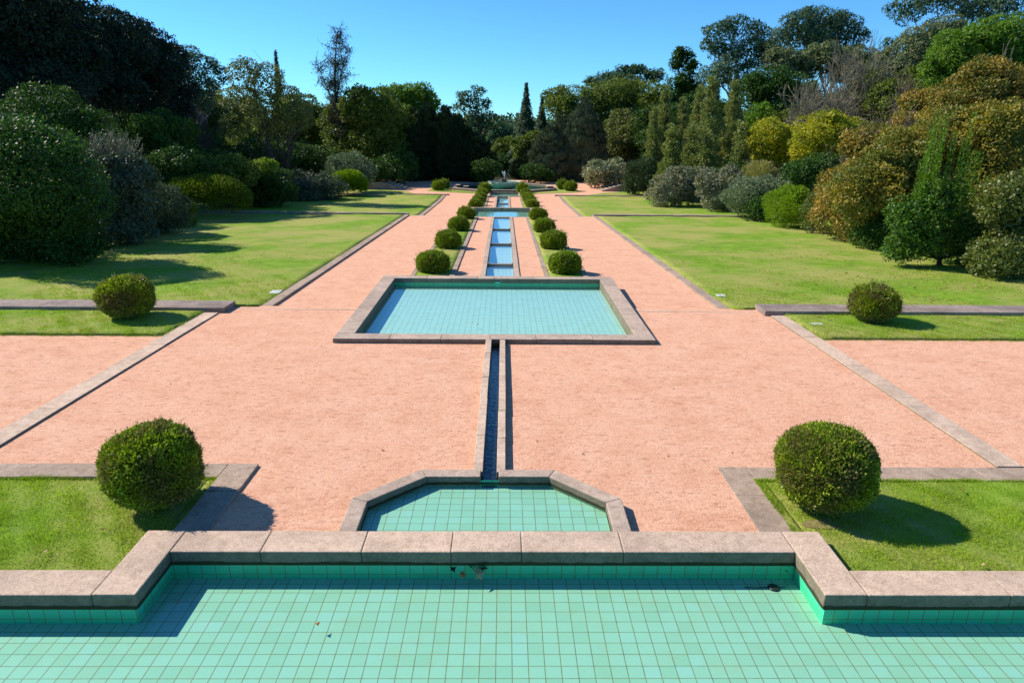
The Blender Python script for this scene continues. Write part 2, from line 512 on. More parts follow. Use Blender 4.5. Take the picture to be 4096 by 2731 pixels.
for s in (-1, 1):
    def mm(a, b): return (a, b) if s > 0 else (-b, -a)
    kerb('stone_kerb', 'long pale stone kerb crossing the %s gravel from near lawn to low wall' % SD[s], M_stone, [(*mm(7.15, 7.53), 8.56, 17.1, .032, 'y', dict(seg=(1.3, 2.4)))], G)
    kerb('stone_kerb', 'L-shaped flat stone kerb round the %s near lawn beside the blue-green pool' % SD[s], M_stone2,
         [(*mm(3.19, 3.6), 6.73, 8.56, .035 if s < 0 else .012, 'y', dict(seg=(.9, 1.2))), (*mm(3.605, 10.5), 8.17, 8.56, .033 if s < 0 else .01, 'x')], G)
    kerb('stone_kerb', 'narrow stone kerb along the inner edge of the great %s lawn' % SD[s], M_stone2, [(*mm(6.12, 6.42), 17.98, 46.1, .065, 'y', dict(seg=(1.4, 2.6)))], G)
    kerb('stone_kerb', 'stone kerb along the inner edge of the farther %s lawn' % SD[s], M_stone2, [(*mm(5.3, 5.62), 46.62, 65.6, .05, 'y', dict(seg=(1.8, 2.6)))], G)
    w_ = kerb('low_wall', 'low flat-topped stone wall stepping up before the great %s lawn behind a topiary ball' % SD[s], M_wallstone, [(*mm(7.02, 22), 17.16, 17.93, .0, 'x', dict(seg=(1.6, 2.6), flat=-.165, depth=.4))], 'low terrace walls', 'low wall', .012)
    kerb('low_wall', 'thin dark low stone wall across the middle of the %s lawns' % SD[s], M_wallstone, [(*mm(6.2, 21), 46.12, 46.55, .0, 'x', dict(seg=(1.6, 2.6), flat=gz(46)+.13, depth=.5))], 'low terrace walls', 'low wall', .01)
    kerb('low_wall', 'far low stone edging wall ending the %s lawns before the fountain terrace' % SD[s], M_wallstone, [(*mm(5.0, 20), 65.75, 66.1, .0, 'x', dict(seg=(1.8, 2.6), flat=gz(66)+.11, depth=.4))], 'low terrace walls', 'low wall', .01)
    kerb('stone_step', 'flush stone step across the gravel %s of the rectangular pool' % SD[s], M_stone, [(*mm(3.62, 7.0), 17.55, 17.95, .006, 'x', {})], 'stone steps flush with the gravel', 'step')
    kerb('stone_step', 'far flush stone step across the gravel %s of the wide shallow pool' % SD[s], M_stone, [(*mm(2.5, 6.15), 45.85, 46.2, .006, 'x', {})], 'stone steps flush with the gravel', 'step')
    x0 = (-1.68, -1.5) if s < 0 else (1.59, 1.77)
    x1 = (-3.04, -2.86) if s < 0 else (2.95, 3.13)
    G2 = 'kerbs framing the planted strips'
    kerb('stone_kerb', 'thin stone kerb between %s dome row and inner gravel strip' % SD[s], M_stone2, [(*x0, 21.35, 45.2, .045, 'y', {})], G2)
    kerb('stone_kerb', 'thin stone kerb on the outer side of the %s dome row' % SD[s], M_stone2, [(*x1, 21.35, 45.2, .045, 'y', {})], G2)
    x0 = (-1.38, -1.22) if s < 0 else (1.62, 1.78)
    kerb('stone_kerb', 'far thin stone kerb inside the %s dome row below the wide pool' % SD[s], M_stone2, [(*x0, 51.5, 64.8, .04, 'y', {})], G2)

# ------------------------------------------------------------------ near pool
def surf_quad(name, pts, mat, parent=None):
    me = bpy.data.meshes.new(name)
    off = Vector(parent.location) if parent is not None else Vector((0, 0, 0))
    me.from_pydata([tuple(Vector(p)-off) for p in pts], [], [tuple(range(len(pts)))])
    me.materials.append(mat)
    o = bpy.data.objects.new(name, me); col.objects.link(o)
    if parent is not None: o.parent = parent
    return o
def water(pts, z, mat=None):
    o = surf_quad('water', [(p[0], p[1], z) for p in pts], mat or M_water)
    return tag(o, kind='structure')
def wall_strip(b, a, c, z0, z1):
    b.add([(a[0], a[1], z0), (c[0], c[1], z0), (c[0], c[1], z1), (a[0], a[1], z1)], [(0, 1, 2, 3)])

P1 = empty('tiled_pool', (0, 5.0, -.36), 'large notched turquoise tiled pool filling the bottom of the picture', 'pool')
b = MB()
kw = dict(flat=0., depth=.165, jit=.003)
for a, e in ((-3.36, -2.4), (-2.4, -1.32), (-1.32, -.36), (-.36, .4), (.4, 1.5), (1.5, 3.36)):
    b.box(a+.002, e-.002, 6.32, 6.723, -.165, rng.uniform(-.003, .003))
for s in (-1, 1):
    xa, xb = sorted((s*3.362, s*3.785)); b.box(xa, xb, 5.613, 6.723, -.165, rng.uniform(0, .004))
    t = 3.789
    while t < 9.5:
        n = t+rng.uniform(1.3, 1.9); xa, xb = sorted((s*t, s*(n-.004))); b.box(xa, xb, 5.611, 6.011, -.165, rng.uniform(-.003, .003)); t = n
b.build('coping', M_stone, P1, .012)
b = MB()
IN = [(-9.5, 5.64), (-3.395, 5.64), (-3.395, 6.35), (3.395, 6.35), (3.395, 5.64), (9.5, 5.64)]
for i in range(5): wall_strip(b, IN[i], IN[i+1], -.37, -.15)
wall_strip(b, (9.5, 2.6), (-9.5, 2.6), -.37, .0); wall_strip(b, (-9.5, 2.6), (-9.5, 5.7), -.37, 0); wall_strip(b, (9.5, 5.7), (9.5, 2.6), -.37, 0)
b.build('pool_wall', M_wall, P1)
b = MB()
def ragged_strip(b, pts, z0, z1, off, step=.06):
    """ragged dark strip along the foot of the coping faces"""
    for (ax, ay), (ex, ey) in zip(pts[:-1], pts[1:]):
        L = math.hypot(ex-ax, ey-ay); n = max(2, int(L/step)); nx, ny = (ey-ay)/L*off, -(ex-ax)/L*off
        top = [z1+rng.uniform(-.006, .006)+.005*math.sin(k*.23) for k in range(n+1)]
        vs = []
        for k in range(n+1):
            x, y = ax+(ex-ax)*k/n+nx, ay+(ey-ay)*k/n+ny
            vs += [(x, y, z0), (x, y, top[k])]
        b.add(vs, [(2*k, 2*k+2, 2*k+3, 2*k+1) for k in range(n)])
ragged_strip(b, [(-9.5, 5.611), (-3.362, 5.611), (-3.362, 6.32), (3.362, 6.32), (3.362, 5.611), (9.5, 5.611)], -.168, -.128, .003)
b.build('dark_strip', M_strip, P1)
surf_quad('pool_floor', [(-9.5, 2.6, -.363), (9.5, 2.6, -.363), (9.5, 5.64, -.363), (3.395, 5.64, -.363), (3.395, 6.35, -.363), (-3.395, 6.35, -.363), (-3.395, 5.64, -.363), (-9.5, 5.64, -.363)], M_floor, P1)
kerb('pool_edge', 'near rim of the large turquoise pool below the viewer', M_stone, [(-9.5, 9.5, 2.2, 2.6, 0, 'x', dict(flat=.0, depth=.3))], None, 'coping')
water([(-9.5, 2.6), (9.5, 2.6), (9.5, 5.64), (3.395, 5.64), (3.395, 6.35), (-3.395, 6.35), (-3.395, 5.64), (-9.5, 5.64)], -.262)
# drain in the corner of the floor
b = MB(); b.lathe([(0, -.340), (.05, -.342), (.062, -.352), (.062, -.364)], 3.12, 6.2, 20)
d = empty('drain_cover', (3.12, 6.2, -.36), 'small round dark drain cover in the right corner of the turquoise pool', 'drain')
b.build('grate', M_iron, d)
b = MB(); b.tube([(3.06, 6.2, -.352), (2.93, 6.19, -.352), (2.8, 6.205, -.354)], [.006, .005, .004], 5); b.tube([(3.18, 6.2, -.352), (3.26, 6.21, -.353)], [.005, .004], 5); b.build('wire', M_iron, d)

# ------------------------------------------------------------------ half octagon basin
P2 = empty('octagonal_basin', (0, 7.4, -.2), 'half octagon stone basin with turquoise tiles behind the large pool', 'basin')
OUT_ = [(-1.665, 6.73), (-1.665, 7.47), (-.893, 8.21), (.893, 8.21), (1.665, 7.47), (1.665, 6.73)]
INN = [(-1.457, 6.73), (-1.457, 7.385), (-.80, 8.013), (.80, 8.013), (1.457, 7.385), (1.457, 6.73)]
b = MB()
def quadblock(o0, o1, i1, i0, z0, z1):
    P = [o0, o1, i1, i0]
    ar = sum(P[k][0]*P[(k+1) % 4][1]-P[(k+1) % 4][0]*P[k][1] for k in range(4))
    if ar < 0: P = P[::-1]
    b.prism(P, z0, z1)
for i in (0, 1, 3, 4): quadblock(OUT_[i], OUT_[i+1], INN[i+1], INN[i], -.165, -.02+rng.uniform(-.003, .003))
# far side: two stones leaving the channel mouth open
for i in (2,):
    quadblock(OUT_[2], (-.1, 8.21), (-.1, 8.013), INN[2], -.165, -.02)
    quadblock((.14, 8.21), OUT_[3], INN[3], (.14, 8.013), -.165, -.018)
b.build('coping', M_stone3, P2, .012)
b = MB()
IW = [(-1.47, 6.72), (-1.47, 7.39), (-.806, 8.025), (.806, 8.025), (1.47, 7.39), (1.47, 6.72)]
for i in range(5): wall_strip(b, IW[i], IW[i+1], -.18, -.08)
b.build('basin_wall', M_wall, P2)
b = MB()
ragged_strip(b, INN, -.135, -.105, .004)
b.build('dark_strip', M_strip, P2)
surf_quad('basin_floor', [(p[0], p[1], -.176) for p in IW][::-1], M_floor, P2)
water([(p[0], p[1]) for p in IW][::-1], -.128)

# ------------------------------------------------------------------ runnel between basin and rectangular pool
P3 = empty('water_channel', (.02, 11, -.3), 'narrow stone water channel running straight from the half octagon basin to the rectangular pool', 'channel')
b = MB()
def chz(y): return float(np.interp(y, [8.2, 14.5], [-.055, -.155]))
for x0, x1 in ((-.205, -.075), (.115, .235)):
    b = MB()
    t = 8.215
    while t < 14.49:
        n = min(14.49, t+rng.uniform(1., 1.7)); n = 14.49 if 14.49-n < .5 else n
        j = rng.uniform(-.006, .006)
        b.hexa([(x0+j, t+.002, chz(t)-.35), (x1+j, t+.002, chz(t)-.35), (x1+j, n-.002, chz(n)-.35), (x0+j, n-.002, chz(n)-.35)], [(x0+j, t+.002, chz(t)+j), (x1+j, t+.002, chz(t)+j), (x1+j, n-.002, chz(n)+j), (x0+j, n-.002, chz(n)+j)])
        t = n
    b.build('kerb', M_stone, P3, .008)
b = MB(); b.hexa([(-.08, 8.0, -.42), (.12, 8.0, -.42), (.12, 14.7, -.52), (-.08, 14.7, -.52)], [(-.08, 8.0, -.155), (.12, 8.0, -.155), (.12, 14.7, -.33), (-.08, 14.7, -.33)])
b.build('channel_bed', M_dark, P3)
o = surf_quad('water', [(-.076, 8.03, -.135), (.116, 8.03, -.135), (.116, 14.7, -.30), (-.076, 14.7, -.30)], M_flow); tag(o, kind='structure')

# ------------------------------------------------------------------ rectangular pool
P4 = empty('rectangular_pool', (0, 18, -.45), 'wide rectangular tiled pool with thick stone rim in the middle of the gravel', 'pool')
b = MB()
Z4 = -.149
t = -3.6
for e in (-2.35, -1.2, -.1, .93, 2.2, 3.6):
    z = Z4+rng.uniform(-.004, .004)+(.012 if t == .93 else 0)
    b.box(t+.002, e-.002, 14.503, 14.913, Z4-.135 if abs(t+.6) > .6 else Z4-.1, z); t = e
for s in (-1, 1):
    t = 14.917
    while t < 20.84:
        n = min(20.84, t+rng.uniform(1.1, 1.9)); n = 20.84 if 20.84-n < .5 else n
        xa, xb = sorted((s*3.186, s*3.597)); b.box(xa, xb, t+.002, n-.002, Z4-.3, Z4+rng.uniform(-.004, .004)); t = n
t = -3.597
for e in (-2.2, -1.45, -.62, -.1): b.box(t+.002, e-.002, 20.85, 21.25, Z4-.145, Z4+rng.uniform(-.003, .003)); t = e
b.box(-.098, .098, 20.85, 21.25, Z4-.075, Z4)
t = .1
for e in (.34, 1.15, 2.3, 3.597): b.box(t+.002, e-.002, 20.85, 21.25, Z4-.145, Z4+rng.uniform(-.003, .003)); t = e
b.build('coping', M_stone3, P4, .012)
b = MB()
IR = [(-3.21, 14.88), (-3.21, 20.88), (3.21, 20.88), (3.21, 14.88)]
for i in range(4): wall_strip(b, IR[i], IR[(i+1) % 4], -.6, -.25)
b.build('pool_wall', M_wall, P4)
b = MB(); b.box(-3.55, 3.55, 14.56, 14.87, -.55, Z4-.1); b.box(-3.55, 3.55, 20.9, 21.2, -.62, Z4-.14); b.box(-3.55, -3.23, 14.87, 20.9, -.6, Z4-.2); b.box(3.23, 3.55, 14.87, 20.9, -.6, Z4-.2)
b.build('plinth', M_wallstone, P4)
surf_quad('pool_floor', [(-3.21, 14.88, -.46), (3.21, 14.88, -.46), (3.21, 20.88, -.46), (-3.21, 20.88, -.46)], M_rfloor, P4)
b = MB(); b.box(-.09, .09, 20.93, 21.0, -.30, -.222); b.build('outlet', M_dark, P4)
b = MB(); b.lathe([(0, -.262), (.045, -.262), (.05, -.268), (.05, -.29), (.0, -.29)], 0.0, 20.90, 12); b.build('water_glimpse', M_white, P4, 0, True)  # pale disc painted for the bright water glimpsed through the outlet
water([(-3.21, 14.88), (3.21, 14.88), (3.21, 20.88), (-3.21, 20.88)], -.335)

# ------------------------------------------------------------------ stepped cascades
M_ctile = mat_tile('cascade_tile', (.52, .66, .60), (.56, .70, .64), (.58, .72, .66))
def cascade(y0, y1, weirs, xw, kw_, label):
    root = empty('stepped_cascade', (CXC, (y0+y1)/2, gz((y0+y1)/2)), label, 'cascade', 'stepped water cascades')
    for x0, x1 in ((CXC-xw-kw_, CXC-xw), (CXC+xw, CXC+xw+kw_)):
        b = MB(); run(b, x0, x1, y0, y1, .045, 'y', seg=(1.2, 2.), depth=.4)
        b.build('kerb', M_stone3, root, .008)
    ed = [y0]+weirs+[y1]
    bf = MB(); bl = MB()
    for k in range(len(ed)-1):
        a, e = ed[k], ed[k+1]
        lev = gz(e)-.05
        bf.add([(CXC-xw, a, lev-.11), (CXC+xw, a, lev-.11), (CXC+xw, e, lev-.11), (CXC-xw, e, lev-.11)], [(0, 1, 2, 3)])
        for x in (CXC-xw+.006, CXC+xw-.006):
            bl.add([(x, a, lev-.12), (x, e, lev-.12), (x, e, gz(e)-.03), (x, a, gz(a)-.03)], [(0, 1, 2, 3)])
        bl.add([(CXC-xw, a+.005, lev-.12), (CXC+xw, a+.005, lev-.12), (CXC+xw, a+.005, gz(a)-.04), (CXC-xw, a+.005, gz(a)-.04)], [(0, 1, 2, 3)])
        water([(CXC-xw+.002, a), (CXC+xw-.002, a), (CXC+xw-.002, e-.01), (CXC-xw+.002, e-.01)], lev)
        if k < len(ed)-2:
            bw = MB(); bw.box(CXC-xw+.007, CXC+xw-.007, e-.02, e+.14, lev-.15, lev+.055)
            bw.box(CXC-xw+.007, CXC-xw+.07, e-.03, e+.15, lev-.15, lev+.085); bw.box(CXC+xw-.07, CXC+xw-.007, e-.03, e+.15, lev-.15, lev+.085)
            bw.build('weir', M_wallstone, root, .006)
    bf.build('tile_bed', M_ctile, root); bl.build('lining', M_stone2, root)
    return root
cascade(21.3, 45.3, [25.9, 31.9, 38.2], .5, .185, 'long stepped cascade of shallow water basins behind the rectangular pool')
cascade(51.5, 64.8, [52.6, 58.6], .5, .16, 'short far stepped cascade between the wide pool and the small pool')

def small_pool(name, label, x0, x1, y0, y1, zr, wl, cw=.32):
    root = empty(name, ((x0+x1)/2, (y0+y1)/2, zr-.3), label, 'pool', 'shallow pools along the cascade')
    b = MB()
    run(b, x0-cw, x1+cw, y0-cw, y0, 0, 'x', flat=zr, depth=.2); run(b, x0-cw, x1+cw, y1, y1+cw, 0, 'x', flat=zr, depth=.45)
    for a, e in ((x0-cw, x0), (x1, x1+cw)): run(b, a, e, y0+.003, y1-.003, 0, 'y', flat=zr, depth=.45)
    b.build('coping', M_stone2, root, .01)
    b = MB(); q = [(x0-.01, y0-.01), (x0-.01, y1+.01), (x1+.01, y1+.01), (x1+.01, y0-.01)]
    for i in range(4): wall_strip(b, q[i], q[(i+1) % 4], wl-.16, zr-.12)
    b.build('pool_wall', M_wall, root)
    surf_quad('pool_floor', [(x0, y0, wl-.14), (x1, y0, wl-.14), (x1, y1, wl-.14), (x0, y1, wl-.14)], M_floor, root)
    water([(x0, y0), (x1, y0), (x1, y1), (x0, y1)], wl)
    return root
r_ = small_pool('shallow_pool', 'wide shallow pool reflecting the sky midway along the cascade', -2.0, 2.1, 45.65, 50.8, -1.31, -1.46, .3)
b = MB(); b.box(-.06, .1, 50.76, 50.86, -1.40, -1.345); b.build('outlet', M_dark, r_)
small_pool('shallow_pool', 'small shallow pool just before the great fountain', -1.15, 1.58, 65.0, 68.95, -1.80, -1.845, .16)

# ------------------------------------------------------------------ fountain
FX, FY = .2, 73.0
FB = empty('fountain_basin', (FX, 73.7, gz(72)), 'large low octagonal fountain pool with stone rim before the dark cypresses', 'basin')
def shrink(poly, d):
    cx_ = sum(p[0] for p in poly)/len(poly); cy_ = sum(p[1] for p in poly)/len(poly); o = []
    for x, y in poly:
        v = Vector((x-cx_, y-cy_)); L = v.length; o.append((cx_+v.x*(L-d)/L, cy_+v.y*(L-d)/L))
    return o
b = MB(); i_ = shrink(BASIN, .45)
for k in range(8):
    quadblock(BASIN[k], BASIN[(k+1) % 8], i_[(k+1) % 8], i_[k], -2.2, -1.62)
b.build('coping', M_stone3, FB, .012)
b = MB(); j_ = shrink(BASIN, .44)
for k in range(8): wall_strip(b, j_[k], j_[(k+1) % 8], -2.0, -1.66)
b.build('basin_wall', M_wall, FB)
M_fl2 = mat_flat('fountain_floor', (.03, .16, .125), .5, .3, 1.5)
surf_quad('basin_floor', [(p[0], p[1], -1.95) for p in i_], M_fl2, FB)
b = MB()
b.hexa([(4.55, 71.4, -1.66), (5.25, 71.9, -1.66), (5.25, 73.2, -1.66), (4.55, 73.0, -1.66)], [(4.55, 71.4, -1.40), (5.25, 71.9, -1.40), (5.25, 73.2, -1.40), (4.55, 73.0, -1.40)])
b.build('corner_block', M_stone, FB, .02)
b = MB(); b.box(-4.9, -4.4, 72.6, 73.4, -1.66, -1.42); b.build('corner_block', M_stone, FB, .02)
b = MB(); b.box(-4.0, -3.45, 71.5, 72.1, -1.66, -1.45); b.build('corner_block', M_stone, FB, .02)
water(shrink(BASIN, .445), -1.74, M_water)
FN = empty('fountain_bowl', (FX, FY, gz(72)), 'large ribbed grey-green stone fountain bowl brimming with water', 'fountain')
M_bowl = mat_stone('bowl_stone', (1.25, 1.5, 1.3), .3)
b = MB()
sc2 = lambda i: 1.0 if i % 2 == 0 else .94
b.lathe([(.86, -2.0), (.90, -1.72), (1.16, -1.64), (1.46, -1.48), (1.65, -1.28), (1.73, -1.10), (1.75, -1.06), (1.68, -1.06), (1.62, -1.12), (0, -1.14)], FX, FY, 24, .13, sc2)
b.build('bowl', M_bowl, FN)
b = MB(); b.box(FX-.24, FX+.24, FY-.24, FY+.24, -1.13, -.90); b.box(FX-.27, FX+.27, FY-.27, FY+.27, -.90, -.83)
b.build('pedestal', M_iron, FN, .01)
tag(surf_quad('water', [(FX+1.6*math.cos(2*math.pi*k/24), FY+1.6*math.sin(2*math.pi*k/24), -1.085) for k in range(24)], M_water), kind='structure')
# water jet: arching threads of water
M_jet = NT('jet_water')
pb = M_jet.t.nodes.new('ShaderNodeBsdfPrincipled'); pb.inputs['Base Color'].default_value = (.85, .9, .95, 1); pb.inputs['Roughness'].default_value = .1; pb.inputs['Alpha'].default_value = .75
M_jet = M_jet.done(pb.outputs[0])
b = MB()
for k in range(14):
    a = rng.uniform(0, 6.28); vr = rng.uniform(.03, .26); hh = rng.uniform(.6, .86)
    pts = []; rr = []
    for q in range(9):
        u = q/8*rng.uniform(.86, 1.0)
        pts.append((FX+math.cos(a)*vr*u*1.1, FY+math.sin(a)*vr*u*1.1, -.83+hh*4*(u*.82+.0)*(1-u*.82)*1.0)); rr.append(.010+.006*u)
    b.tube(pts, rr, 4)
j = tag(b.build('water_jet', M_jet, None, 0, True), 'small white jet of water rising from the fountain pedestal', 'water jet')

# ------------------------------------------------------------------ stairs beside the fountain terrace
def stairs(sx, label):
    # a flight climbing outwards: treads face the fountain, side wall towards the viewer
    x0 = 10.0 if sx > 0 else -9.8
    z0 = gz(71)
    root = empty('stone_stairs', (x0, 72, z0), label, 'stairs', 'low stone stairs')
    b = MB()
    n = 5
    for k in range(n):
        xa, xb = sorted((x0+sx*(.25+k*.42), x0+sx*(.25+n*.42)))
        b.box(xa, xb, 71.6, 75.5, z0+k*.12-.02 if k else z0-.1, z0+(k+1)*.12)
    b.build('treads', M_stone, root, .01)
    b = MB()
    xa, xb = x0+sx*.2, x0+sx*2.3; xe = x0+sx*6.5
    P = [(xa, z0-.1), (xe, z0-.1), (xe, z0+.72), (xb, z0+.72), (xa, z0+.08)]
    if sx < 0: P = P[::-1]
    vs = [(x, 71.2, z) for x, z in P]+[(x, 71.58, z) for x, z in P]
    m = len(P)
    b.add(vs, [tuple(range(m)), tuple(range(2*m-1, m-1, -1))]+[((i+1) % m, i, m+i, m+(i+1) % m) for i in range(m)])
    b.build('side_wall', M_wallstone, root, .02)
    return root
stairs(1, 'pale stone stairs with sloping side wall beneath a white-leaved shrub')
stairs(-1, 'shaded stone stairs with sloping side wall beneath the dark trees')
for s in (-1, 1):
    b = MB(); xa, xb = sorted((s*12.2, s*24)); b.box(xa, xb, 71.6, 79, gz(72)-.3, gz(72)+.58)
    tag(b.build('gravel_path', M_gravel), kind='structure')

# ------------------------------------------------------------------ small things set in the lawns
def cover(x, y, sx, sy, h, label, rot=0.):
    b = MB(); b.box(-sx/2, sx/2, -sy/2, sy/2, -.05, .006); 
    o = b.build('inspection_cover', M_cover, None, .006); o.location = (x, y, gz(y)+h); o.rotation_euler.z = rot
    return tag(o, label, 'cover', 'pale covers set in the lawns')
cover(-6.66, 20.1, .3, .42, .052, 'pale square cover in the great left lawn beside its kerb')
cover(6.74, 20.0, .26, .3, .052, 'pale square cover in the great right lawn beside its kerb')
cover(7.95, 16.2, .3, .16, .055, 'thin pale stone cover in the grass strip beside the right low wall')

# ------------------------------------------------------------------ foliage
def nrm(a): return a/np.maximum(np.linalg.norm(a, axis=-1, keepdims=True), 1e-9)
def rdir(g, n): return nrm(g.normal(size=(n, 3)))
def leaf_quads(P, D, N, l, w):
    """one rhombic leaf per point: stem end, two shoulders, tip"""
    D = nrm(D); S = nrm(np.cross(D, N)); l = np.asarray(l).reshape(-1, 1); w = np.asarray(w).reshape(-1, 1)
    m = P+D*l*.45
    V = np.stack([P, m+S*w*.5, P+D*l, m-S*w*.5], 1).reshape(-1, 3)
    return V, np.arange(len(V)).reshape(-1, 4)
def segs_mesh(A, B, ra, rb, k=3):
    """tapered prisms from A to B"""
    d = nrm(B-A); ref = np.where(np.abs(d[:, 2:3]) > .8, np.array([[1., 0, 0]]), np.array([[0, 0, 1.]]))
    u = nrm(np.cross(d, ref)); v = np.cross(d, u)
    n = len(A); V = np.zeros((n, 2*k, 3)); F = []
    for i in range(k):
        t = 2*math.pi*i/k
        V[:, i] = A+(u*math.cos(t)+v*math.sin(t))*ra[:, None]
        V[:, k+i] = B+(u*math.cos(t)+v*math.sin(t))*rb[:, None]
    base = np.arange(n)[:, None]*2*k
    for i in range(k):
        F.append(base+np.array([[i, (i+1) % k, k+(i+1) % k, k+i]]))
    return V.reshape(-1, 3), np.concatenate(F)

def crown_points(g, blobs, n, clump, inner, bulge=.18, bias=.15, sub=(.24, .42), nsub=22):
    """leaf points and outward directions: every blob carries many smaller billows, leaves sit on the billows; a share fills the inside"""
    bl = np.array(blobs, float)
    C, Rr = bl[:, :3], bl[:, 3:]
    area = (Rr[:, 0]*Rr[:, 2]+Rr[:, 1]*Rr[:, 2]+Rr[:, 0]*Rr[:, 1])/3
    pr = area/area.sum()
    m = int(nsub*len(bl)*1.6)
    b = g.choice(len(bl), m, p=.5*pr+.5/len(bl))
    d = rdir(g, m); d[:, 2] = d[:, 2]+bias; d = nrm(d)
    S = C[b]+d*Rr[b]*g.uniform(.62, .98, m)[:, None]
    q = (((S[:, None, :]-C[None])/Rr[None])**2).sum(-1); q[np.arange(m), b] = 9
    ok = q.min(1) > .45
    S, d, b = S[ok], d[ok], b[ok]
    r = Rr[b].mean(1)*g.uniform(sub[0], sub[1], len(S))
    pc = r**2/(r**2).sum()
    k = g.choice(len(S), int(n*1.5), p=pc)
    e = rdir(g, len(k)); e = nrm(e+d[k]*.75+np.array([0, 0, .25]))
    L = S[k]+e*(r[k]*g.uniform(.72, 1.08, len(k)))[:, None]*np.array([1.1, 1.1, .82])
    st = g.uniform(0, 1, len(L)) < .05
    L = L+e*(st*g.uniform(.1, .45, len(L))*r[k])[:, None]
    near = np.full(len(L), 9.)
    o3 = C.mean(0); Lf = (L-o3).astype(np.float32); Sf = (S-o3).astype(np.float32); ir = (1/r**2).astype(np.float32); s2 = (Sf**2).sum(1)
    for j in range(0, len(L), 8000):
        q_ = Lf[j:j+8000]
        dd = ((q_**2).sum(1)[:, None]+s2[None]-2*(q_@Sf.T))*ir[None]
        dd[np.arange(len(dd)), k[j:j+8000]] = 9
        near[j:j+8000] = dd.min(1)
    kp = near > .42
    L, e = L[kp][:n], nrm(e[kp][:n]+d[k[kp][:n]]*.3)
    ni = int(n*inner)
    b2 = g.choice(len(bl), ni, p=pr)
    d2 = rdir(g, ni)
    Li = C[b2]+d2*Rr[b2]*g.uniform(.3, .74, ni)[:, None]
    return L, e, Li, d2, S

def grow(g, kind, P, out, ls, asp):
    n = len(P); up = np.array([[0, 0, 1.]])
    r = rdir(g, n)
    if kind == 'hang': D = out*.45+r*.6-up*.75
    elif kind == 'up': D = out*.55+r*.45+up*.75
    elif kind == 'streak': D = out*.3+r*.28+up*.95
    elif kind == 'tuft': D = out*.5+r*.95+up*.3
    else: D = out*.55+r*.75+up*.12
    N = nrm(out*1.0+rdir(g, n)*.3+up*.1) if kind == 'streak' else nrm(out*.95+rdir(g, n)*.6+up*.4)
    l = ls*g.uniform(.65, 1.3, n)
    return leaf_quads(P, D, N, l, l*asp)

def limbs(g, name, parent, mat, base, tips, r0, bend=.25, sub=3, k=6, split=None):
    """trunk from base, forking to the tips, as one tapered bark mesh"""
    base = np.array(base, float); tips = np.array(tips, float)
    A, B, ra, rb = [], [], [], []
    top = tips.mean(0); h = tips[:, 2].max()-base[2]
    sp = split if split is not None else .35
    fork = base+(top-base)*np.array([sp*.8, sp*.8, sp])
    fork[2] = base[2]+h*sp
    def path(a, b, r_a, r_b, wob):
        m = 6; pts = [a+(b-a)*t for t in np.linspace(0, 1, m)]
        L = np.linalg.norm(b-a)
        for i in range(1, m-1): pts[i] = pts[i]+g.normal(size=3)*L*wob*np.array([1, 1, .4])
        rr = np.linspace(r_a, r_b, m)
        for i in range(m-1): A.append(pts[i]); B.append(pts[i+1]); ra.append(rr[i]); rb.append(rr[i+1])
        return pts
    if sp > .02: path(base, fork, r0, r0*.72, .02)
    else: fork = base
    rl = r0*.72/max(1, len(tips))**.36
    for t in tips:
        st = fork+g.normal(size=3)*r0*.3
        mid = st+(t-st)*.5+np.array([0, 0, .08*h])
        p1 = path(st, mid, rl, rl*.62, bend*.18); p2 = path(mid, t, rl*.62, rl*.22, bend*.2)
        for _ in range(sub):
            s0 = (p1+p2)[g.integers(3, 10)]
            e = s0+nrm(g.normal(size=3)+np.array([0, 0, .5]))*np.linalg.norm(t-st)*g.uniform(.2, .42)
            path(s0, e, rl*.36, rl*.1, .06)
    V, F = segs_mesh(np.array(A), np.array(B), np.array(ra), np.array(rb), k)
    return np_mesh(name, V, F, mat, parent, None, True)

def branch_tree(g, base, top, spread, stems, levels, r0, tw=5, droop=0.0, upb=.55):
    """leafless branching: returns segment arrays"""
    A, B, ra, rb = [], [], [], []
    base = np.array(base, float)
    H = top-base[2]
    cur = []
    for s in range(stems):
        a = 2*math.pi*(s+g.uniform(0, .8))/stems
        d = np.array([math.cos(a)*spread/H*.8, math.sin(a)*spread/H*.8, 1.])*(1 if stems > 1 else .0)+np.array([0, 0, .4])
        cur.append((base+g.normal(size=3)*np.array([.1, .1, 0])*r0*6, nrm(d), H*.34, r0))
    for lv in range(levels):
        nxt = []
        for (p, d, L, r) in cur:
            m = 3; q = p
            for i in range(m):
                d = nrm(d+g.normal(size=3)*.14+np.array([0, 0, .05-droop*lv]))
                e = q+d*L/m
                A.append(q); B.append(e); ra.append(r*(1-.25*i/m)); rb.append(r*(1-.25*(i+1)/m)); q = e
                if lv < levels-1 and i > 0 or lv == 0 and i == 0 and stems > 2:
                    for _ in range(1 if i < m-1 else 2):
                        nd = nrm(d+rdir(g, 1)[0]*np.array([.95, .95, .6])*(1.05 if spread > .5 else .6)+np.array([0, 0, upb*.35]))
                        nxt.append((q, nd, L*g.uniform(.55, .8), r*.6))
        cur = nxt
    return np.array(A), np.array(B), np.array(ra), np.array(rb)

